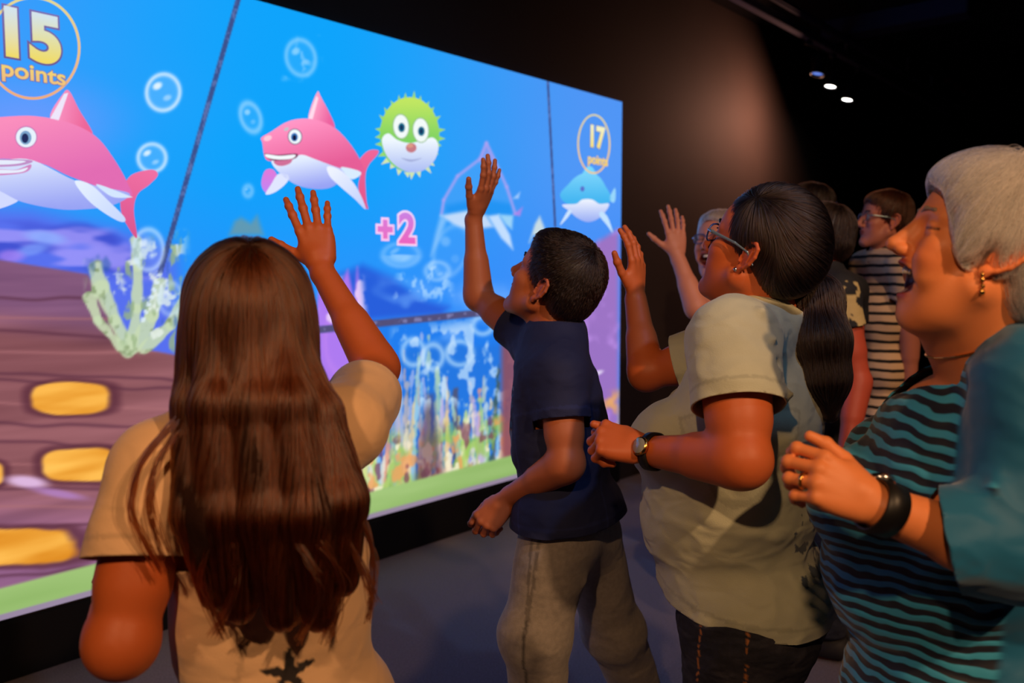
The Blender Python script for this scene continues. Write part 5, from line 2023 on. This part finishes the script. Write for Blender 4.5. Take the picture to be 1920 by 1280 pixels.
def build_ponytail():
    A1 = lambda x, y, Y_: at(x, y, Y_ * 1.08)
    ear = A1(1391, 476, 1.47)
    F = fac(1399, 27, 20)
    sd = nz(np.cross(F, (0, 0, 1)))
    O = ear + sd * .071
    h = Head(O, F, sc=.965, fat=.008, eartilt=20)
    tF = fac(1400, 14)
    R = rt(tF)
    neck, chest, pel = A1(1446, 612, 1.56), A1(1400, 790, 1.57), A1(1408, 1100, 1.60)
    shl, shr = A1(1372, 640, 1.40), A1(1400, 650, 1.73)
    el, wl = A1(1392, 862, 1.31), A1(1222, 846, 1.46)
    er, wr_ = A1(1212, 700, 1.80), A1(1192, 562, 1.88)
    ro = root('person', (pel[0], pel[1], 0), 'woman with dark ponytail, glasses, pale sage T-shirt and a wristwatch, fist held before her')
    P_, A = torso(pel, chest, neck, shl, shr, tF, 1.12, 1.22, bust=.028, belly=.05, glute=.015)
    hp, ears = h.prims()
    nk = [cone(neck - A[2] * .04, h.w((-.015, 0, -.045)), .062, .056, .03), cone(neck + tF * .04, h.w((.035, 0, -.08)), .048, .040, .03)]
    armL = limb(shl, el, wl, (.059, .046, .029), 1.03)
    armR = limb(shr, er, wr_, (.050, .038, .026), 1.02)
    lX = nz(np.array([-.88, .30, .22]))
    HL = hand(wl + lX * .012, lX, (-.25, -.55, .70), 'l', .95, ((62, 80, 40), (66, 82, 40), (70, 84, 40), (72, 80, 40)), (3, 1, -1, -3), (22, 30, 30), 55)
    rX = nz(np.array([.03, .05, 1.0]))
    HR = hand(wr_ + rX * .012, rX, (.75, -.6, 0), 'r', .86, ((12, 14, 8), (14, 14, 8), (16, 16, 8), (18, 18, 8)), (9, 2, -4, -11), (40, 8, 5), 15)
    hips = [pel - R * .09 - A[2] * .06, pel + R * .09 - A[2] * .06]
    knees = [hips[0] * [1, 1, 0] + [0, 0, .45] + tF * .01, hips[1] * [1, 1, 0] + [0, 0, .45] + tF * .03 + R * .02]
    anks = [k_ * [1, 1, 0] + [0, 0, .09] - tF * .03 for k_ in knees]
    F_ = [(.02, P_), (.02, nk), (.02, hp)] + ears + [(.02, armL), (.02, armR)] + [(.010 if i == 0 else .005, g[1]) for i, g in enumerate(HL)] + [(.010 if i == 0 else .005, g[1]) for i, g in enumerate(HR)] + lower_body(pel, A, hips, knees, anks, (.092, .06, .04), tF)
    V, T, C_ = body_mesh(F_, skin_col(rgb(206, 106, 56), (h,), (150, 60, 44)), [(h.w((.02, 0, 0)), .155, .0024), (wl + lX * .07, .105, .0026), (wr_ + rX * .08, .12, .0026)], .0065)
    add(ro, 'body', V, T, M_skin, C_)
    eyes(ro, h, (1, 0, .05))
    brows(ro, h, M_black_mass, .0022)
    glasses(ro, h, M_frame_blue, M_temple_silver, M_lensg)
    lb = h.lobe(1)
    add(ro, 'earring', *mesh_field([(.001, [ell(lb, .0042, None, .001)])], .0012), M_silver)
    # T-shirt
    G = grow(P_, .018)
    skirt = [ell(pel + A[0] * .015 - A[2] * .03, (.172, .185, .16), A, .05), ell(chest - A[2] * .14 + A[0] * .02, (.155, .17, .16), A, .05)]
    sL = [cone(shl, shl + (el - shl) * .75, .072, .084, .045)]
    sR = [cone(shr, shr + (er - shr) * .9, .068, .066, .04)]
    cL, cR = shl + (el - shl) * .60, shr + (er - shr) * .70
    hem = plane_cut(A1(1400, 1112, 1.6), -A[2] + A[0] * .05)
    sL.append(sleeve_end(cL, el - shl))
    sR.append(sleeve_end(cR, er - shr))
    sl1 = sleeve_cut(cL, nz(el - shl), shl, .14, G + skirt)
    cuts = [hem, sl1, sleeve_cut(cR, er - shr, shr, .12, G + skirt), cyl_cut(neck, nz(A[2] + A[0] * .05), .076, -.03)]

    def tcol(V, C_):
        q = (V - chest) @ A.T
        # a dark faded print low on the back
        pm = (q[:, 0] < -.125) & (q[:, 2] < .0) & (q[:, 2] > -.30) & (fbm(V, 34, 77) > .05)
        C_ = np.where(pm[:, None], rgb(70, 84, 96), C_)
        C_ = seam(sl1, -.027, -.023, .80)(V, C_)
        return seam(hem, -.027, -.023, .80)(V, C_)
    sh = shl
    ln = []
    for i, (dx, dz_, ex, ez) in enumerate(((-.02, -.06, .09, .02), (-.015, -.09, .11, -.02), (-.01, -.125, .12, -.08), (.0, -.155, .13, -.13), (-.03, -.04, .05, .05))):
        ln.append((sh - R * .055 - tF * dx + [0, 0, dz_], sh - R * .02 - tF * ex + [0, 0, ez], .0085, (.012, -.010)[i % 2]))
    ln += [(chest - A[2] * .10 - tF * .02 - R * .17, chest - A[2] * .14 + tF * .10 - R * .10, .014, -.007), (chest - A[2] * .20 - tF * .12 - R * .12, chest - A[2] * .16 + tF * .02 - R * .17, .014, .007),
           (pel + A[2] * .02 + tF * .12 - R * .10, pel + A[2] * .16 + tF * .10 - R * .12, .015, .006)]
    wrk = folds(51, .0055, 7, ln, (1, 1, 1.6))
    cloth(ro, 'tshirt', [(.03, G + skirt), (.035, sL), (.035, sR)], .0046, M_sage, cuts, flatcol(rgb(196, 200, 172), tcol), wrk)

    def stitch(V, C_):
        q = (V - pel) @ A.T
        o_ = -R
        m1 = (np.abs(q[:, 0] - .045 + .02 * (q[:, 2])) < .0022) & (q[:, 1] > 0)
        m2 = (np.abs(q[:, 0] + .045) < .0018) & (q[:, 1] > 0) & (q[:, 2] > -.22)
        dash = (np.sin(V[:, 2] * 700) > -.5)
        m = (m1 | (m2)) & dash
        fade = rgb(66, 62, 66) * smooth01(fbm(V * [1, 1, 3], 12, 5), -.1, .5)[:, None]
        return np.where(m[:, None], rgb(190, 120, 60), C_ + fade * .5)
    trousers(ro, P_[:1] + P_[-2:], A, pel, hips, knees, anks, (.112, .085, .07), .0055, M_denim, wr=folds(55, .004, 9, (), (1, 1, 2.5)), top=.01, col=flatcol(rgb(30, 32, 44), stitch), name='jeans')
    shoes(ro, anks, tF, M_shoe)
    dL = nz(wl - el)
    watch(ro, wl - dL * .004, dL, (-.35, -.75, .35), .033, .010, M_black, .017, M_gold, .92)
    # hair pulled back
    tie = A1(1513, 520, 1.58)
    Hm = [(.014, [h.e((-.018, 0, .053), (.102, .083, .093), .02), h.e((-.062, 0, .000), (.056, .070, .066), .02),
                  cone(h.w((-.07, 0, .02)), tie, .062, .018, .03),
                  h.e((.110, 0, .000), (.066, .095, .096), .008, True),
                  h.e((.010, .090, -.030), (.040, .034, .040), .006, True), h.e((.010, -.090, -.030), (.040, .034, .040), .006, True)])]
    a = A1
    tail_pts = [tie, a(1530, 560, 1.54), a(1540, 640, 1.50), a(1548, 710, 1.49), a(1556, 775, 1.50)]
    tail = [(.02, chain(tail_pts, [.018, .040, .043, .034, .010], .03))]
    V, Q = mesh_field(Hm + tail, .0045)
    V = V + gradp(Hm + tail, V) * (.0012 * vnoise(V * [1, 1, .3], 120, 5))[:, None]
    ho = add(ro, 'hair', V, Q, M_black_mass)

    def flow(P):
        d = tie - P
        return d / (np.linalg.norm(d, axis=1, keepdims=True) + 1e-6)

    def keep(V_):
        return np.linalg.norm(V_ - tie, axis=1) > .03
    strands(ho, 'hair_strands', Hm, pick(Hm, .005, 9000, 22, keep), flow, 16, .0062, .0035, M_black_hair, .00040, .0002, 23, .02, .0, .5)

    def flow2(P):
        d = np.repeat(nz(tail_pts[-1] - tail_pts[1])[None], len(P), 0)
        w_ = np.exp(-(np.linalg.norm(P - tie, axis=1) / .05) ** 2)[:, None]
        return d + (P - tie) * 8 * w_ + R * vnoise(P * [1, 1, .4], 18, 3)[:, None] * .25
    strands(ho, 'hair_strands', tail, pick(tail, .005, 5000, 24), flow2, 22, .0095, .008, M_black_hair, .00045, .0002, 25, .04, .1, .6)
    dT = nz(tail_pts[1] - tie)
    G_ = []
    e1 = nz(np.cross(dT, (0, 0, 1))); e2 = np.cross(dT, e1)
    rr_ = [tie + dT * .004 + (e1 * math.cos(t) + e2 * math.sin(t)) * .020 for t in np.linspace(0, 2 * math.pi, 15)]
    V_, Q_ = mesh_field([(.002, chain(rr_, [.007, .0085, .0065, .008, .007] * 3, .004))], .003)
    add(ro, 'hair_tie', V_, Q_, mat('scrunchie', rgb(24, 20, 24), .8))
    rr_ = [tie + dT * .03 - R * .034 + (dT * math.cos(t) * .012 + nz((-.4, -.1, 1)) * math.sin(t) * .022) for t in np.linspace(0, math.pi * 1.6, 12)]
    V_, Q_ = mesh_field([(.002, chain(rr_, [.0030] * 12, .002))], .0018)
    add(ro, 'hair_clip', V_, Q_, mat('pearl_clip', rgb(150, 150, 165), .25, coat=.5))


def short_hair(ro, h, M_m, M_s, n=4500, long=0.0, seed=1, extra=(), off=.006):
    base = [h.e((-.016, 0, .052), (.103, .083, .091), .02), h.e((-.060, 0, .000), (.055, .072, .068), .02), h.e((.036, 0, .088), (.050, .058, .036), .02)] + list(extra) + [
        h.e((.112, 0, .006), (.066, .095, .092), .008, True)]
    if not long:
        base += [h.e((.010, q * .090, -.028), (.038, .032, .038), .006, True) for q in (1, -1)]
    Hm = [(.012, base)]
    V, Q = mesh_field(Hm, .006)
    ho = add(ro, 'hair', V, Q, M_m)
    cr = h.w((-.05, .01, .13))

    def flow(P):
        d = P - cr
        d = d / (np.linalg.norm(d, axis=1, keepdims=True) + 1e-6)
        return d - h.A[2] * .6 + vnoise(P, 30, 2)[:, None] * h.A[1] * .5
    strands(ho, 'hair_strands', Hm, pick(Hm, .007, n, seed), flow, 10, .006, off, M_s, .0006, .0003, seed, .1, .15)


def simple_person(label, O, F, sc, mouth, neck, chest, pel, shl, shr, arms, tF, skin, w, d, dims, shirt_m, shirt_col, sl=.6, hand_kw=({}, {}), trouser=None, wr=None, bust=0.0, fat=0.0, hem=.02):
    """a whole figure for those farther off: body, shirt, trousers, shoes; hair is added by the caller"""
    ro = root('person', (pel[0], pel[1], 0), label)
    h = Head(O, F, sc=sc, mouth=mouth, fat=fat)
    R = rt(tF)
    P_, A = torso(pel, chest, neck, shl, shr, tF, w, d, bust=bust)
    hp, ears = h.prims()
    nk = [cone(neck - A[2] * .04, h.w((-.015, 0, -.045)), .058, .054, .03)]
    (el, wl), (er, wr_) = arms
    armL, armR = limb(shl, el, wl, dims, 1.03), limb(shr, er, wr_, dims, 1.03)
    HL = hand(wl, hand_kw[0].get('X', nz(wl - el)), hand_kw[0].get('Z', (0, 0, 1)), 'l', .95, hand_kw[0].get('curl', (25, 25, 25, 25)))
    HR = hand(wr_, hand_kw[1].get('X', nz(wr_ - er)), hand_kw[1].get('Z', (0, 0, 1)), 'r', .95, hand_kw[1].get('curl', (25, 25, 25, 25)), thumb=hand_kw[1].get('thumb', (35, 20, 15)))
    hips = [pel - R * .09 - A[2] * .06, pel + R * .09 - A[2] * .06]
    knees = [v * [1, 1, 0] + [0, 0, .48] for v in hips]
    anks = [v * [1, 1, 0] + [0, 0, .09] for v in hips]
    F_ = [(.02, P_), (.02, nk), (.02, hp)] + ears + [(.02, armL), (.02, armR)] + HL + HR + lower_body(pel, A, hips, knees, anks, (.085, .055, .038), tF)
    fines = [(h.w((.02, 0, 0)), .15, .0032)]
    if hand_kw[1].get('fine'):
        fines.append((wr_ + nz(hand_kw[1]['X']) * .08, .12, .0032))
    V, T, C_ = body_mesh(F_, skin_col(skin, (h,), (160, 80, 70)), fines, .009)
    add(ro, 'body', V, T, M_skin, C_)
    G = grow(P_, .014)
    skirt = [ell(pel - A[2] * .02, (.115 * d + .01, .155 * w + .01, .15), A, .05)]
    sL = [cone(shl, shl + (el - shl) * (sl + .15), dims[0] + .016, dims[0] + .016, .035)]
    sR = [cone(shr, shr + (er - shr) * (sl + .15), dims[0] + .016, dims[0] + .016, .035)]
    sL.append(sleeve_end(shl + (el - shl) * sl, el - shl))
    sR.append(sleeve_end(shr + (er - shr) * sl, er - shr))
    cuts = [plane_cut(pel - A[2] * hem, -A[2]), sleeve_cut(shl + (el - shl) * sl, el - shl, shl, .11, G + skirt), sleeve_cut(shr + (er - shr) * sl, er - shr, shr, .11, G + skirt),
            cyl_cut(neck, A[2], .072, -.03)]
    cloth(ro, 'shirt', [(.03, G + skirt), (.03, sL), (.03, sR)], .007, shirt_m, cuts, shirt_col, folds(3, .003, 9) if wr is None else wr)
    trousers(ro, P_[:1], A, pel, hips, knees, anks, (.10, .08, .07), .012, trouser or M_denim, top=.03, col=flatcol(rgb(34, 40, 60)))
    shoes(ro, anks, tF, M_shoe)
    return ro, h, A


def striped_mat(name, c0, c1, scale, w, direction='Z', dist=1.2):
    m = bpy.data.materials.new(name)
    m.use_nodes = True
    nt = m.node_tree
    b = nt.nodes['Principled BSDF']
    b.inputs['Roughness'].default_value = .85
    tc = nt.nodes.new('ShaderNodeTexCoord')
    wv = nt.nodes.new('ShaderNodeTexWave')
    wv.bands_direction = direction
    wv.inputs['Scale'].default_value = scale
    wv.inputs['Distortion'].default_value = dist
    wv.inputs['Detail'].default_value = 2
    wv.inputs['Detail Scale'].default_value = 1.2
    rp = nt.nodes.new('ShaderNodeValToRGB')
    rp.color_ramp.elements[0].position, rp.color_ramp.elements[0].color = w, (*c0, 1)
    rp.color_ramp.elements[1].position, rp.color_ramp.elements[1].color = w + .06, (*c1, 1)
    nt.links.new(tc.outputs['Object'], wv.inputs[0])
    nt.links.new(wv.outputs['Fac'], rp.inputs[0])
    nt.links.new(rp.outputs[0], b.inputs['Base Color'])
    return m


def build_behind():
    # person laughing with a raised hand, half hidden
    tF = fac(1340, -58)
    R = rt(tF)
    shr, shl = at(1346, 572, 3.28), at(1452, 580, 3.24)
    er, wr_ = at(1312, 600, 3.05), at(1270, 480, 3.12)
    er = at(1306, 578, 3.06)
    el = shl + np.array([.05, 0, -.28]); wl = el + tF * .22
    ro, h, A = simple_person('laughing person in white shirt and glasses raising a hand, half hidden behind the ponytailed woman',
                             at(1348, 462, 3.30), fac(1345, -62, 8), 1.0, 'laugh', at(1385, 550, 3.3), at(1392, 700, 3.3), at(1392, 980, 3.3), shl, shr,
                             ((el, wl), (er, wr_)), tF, rgb(214, 140, 112), .98, 1.0, (.048, .038, .026), M_cream, flatcol(rgb(226, 216, 214)), .45,
                             ({}, dict(X=nz((-.10, 0, 1)), Z=(.15, -1, .1), curl=((10, 10, 8), (8, 8, 6), (10, 12, 8), (14, 14, 8)), fine=True, thumb=(50, 4, 4))), fat=.004)
    eyes(ro, h)
    teeth(ro, h, -.050)
    glasses(ro, h, M_frame_blue, M_temple_silver, M_lensg)
    short_hair(ro, h, mat('grey_hair_mass', rgb(150, 132, 120), .6), hair_mat('grey_hair', rgb(150, 130, 116), rgb(210, 196, 184), .45), 3500, seed=31)
    # dark-topped person seen from behind
    ear = at(1557, 447, 3.02)
    F = fac(1557, 6, 4)
    sd = nz(np.cross(F, (0, 0, 1)))
    tF = fac(1570, 6)
    R = rt(tF)
    shl, shr = at(1574, 550, 2.92), at(1574, 550, 2.92) + R * .33
    el = at(1610, 715, 2.88)
    wl = at(1584, 860, 2.82)
    er = shr + np.array([.03, .03, -.28]); wr_ = er + tF * .15 + np.array([0, 0, -.15])
    def sleevep(V):
        C_ = np.repeat(rgb(26, 28, 34)[None], len(V), 0)
        d = (V - (shl + (el - shl) * .3))
        m = (np.linalg.norm(d * [1, 1, .5], axis=1) < .078) & (fbm(V, 22, 8) > -.2) & (d @ R < -.01)
        return np.where(m[:, None], rgb(196, 176, 120), C_)
    ro, h, A = simple_person('person with cropped dark hair and black and gold top, back turned, right behind the ponytail',
                             at(1537, 453, 3.09), F, .98, 'closed', at(1540, 514, 3.09), at(1552, 650, 3.1), at(1560, 870, 3.12), shl, shr,
                             ((el, wl), (er, wr_)), tF, rgb(190, 84, 60), .9, .95, (.047, .040, .027), M_navy, sleevep, .42,
                             (dict(X=(-.1, 0, -1), Z=(-.2, -1, 0)), {}))
    add(ro, 'earring', *mesh_field([(.001, [ell(h.lobe(1), .0045, None, .001)])], .0014), M_silver)
    short_hair(ro, h, M_black_mass, M_black_hair, 4500, seed=41, off=.007)
    # striped shirt
    O = at(1658, 416, 3.75)
    tF = fac(1660, -28)
    R = rt(tF)
    c = at(1657, 498, 3.80)
    shl, shr = c - R * .185, c + R * .185
    el, er = shl + np.array([.05, .05, -.28]), shr + np.array([-.0, .03, -.28])
    ro, h, A = simple_person('young person in cream and black striped T-shirt standing in the back row',
                             O, fac(1672, -22, 4), .98, 'closed', at(1657, 480, 3.80), at(1657, 590, 3.80), at(1660, 790, 3.80), shl, shr,
                             ((el, el + [.02, .02, -.24]), (er, er + [0, .03, -.24])), tF, rgb(196, 126, 108), .92, 1.0, (.048, .038, .026),
                             striped_mat('striped_jersey', rgb(26, 24, 24), rgb(226, 196, 160), 7.6, .22), None, .5,
                             (dict(X=(0, 0, -1), Z=(-.6, -.8, 0)), dict(X=(0, 0, -1), Z=(-.8, .2, 0))), hem=.0)
    eyes(ro, h)
    brows(ro, h, M_black_mass)
    glasses(ro, h, M_temple_silver, M_temple_silver, M_lensg)
    short_hair(ro, h, mat('auburn_hair_mass', rgb(44, 22, 16), .5), hair_mat('auburn_hair', rgb(40, 20, 14), rgb(86, 44, 26), .35), 3500, seed=51)
    # the tallest one, of whom only the dark hair shows
    O = at(1513, 402, 3.9)
    tF = fac(1513, 20)
    R = rt(tF)
    c = at(1525, 500, 3.92)
    shl, shr = c - R * .2, c + R * .2
    el, er = shl + np.array([0, 0, -.3]), shr + np.array([0, 0, -.3])
    ro, h, A = simple_person('tallest person in the dark, only black hair showing above the ponytail woman',
                             O, fac(1513, 10, 0), 1.0, 'closed', at(1525, 480, 3.92), at(1525, 610, 3.92), at(1528, 830, 3.92), shl, shr,
                             ((el, el + [0, 0, -.25] + tF * .05), (er, er + [0, 0, -.25] + tF * .05)), tF, rgb(190, 120, 96), 1.0, 1.0, (.048, .038, .026),
                             M_navy, flatcol(rgb(22, 22, 30)), .5)
    short_hair(ro, h, M_black_mass, M_black_hair, 3000, seed=61)


build_girl()
build_boy()
build_ponytail()
build_behind()
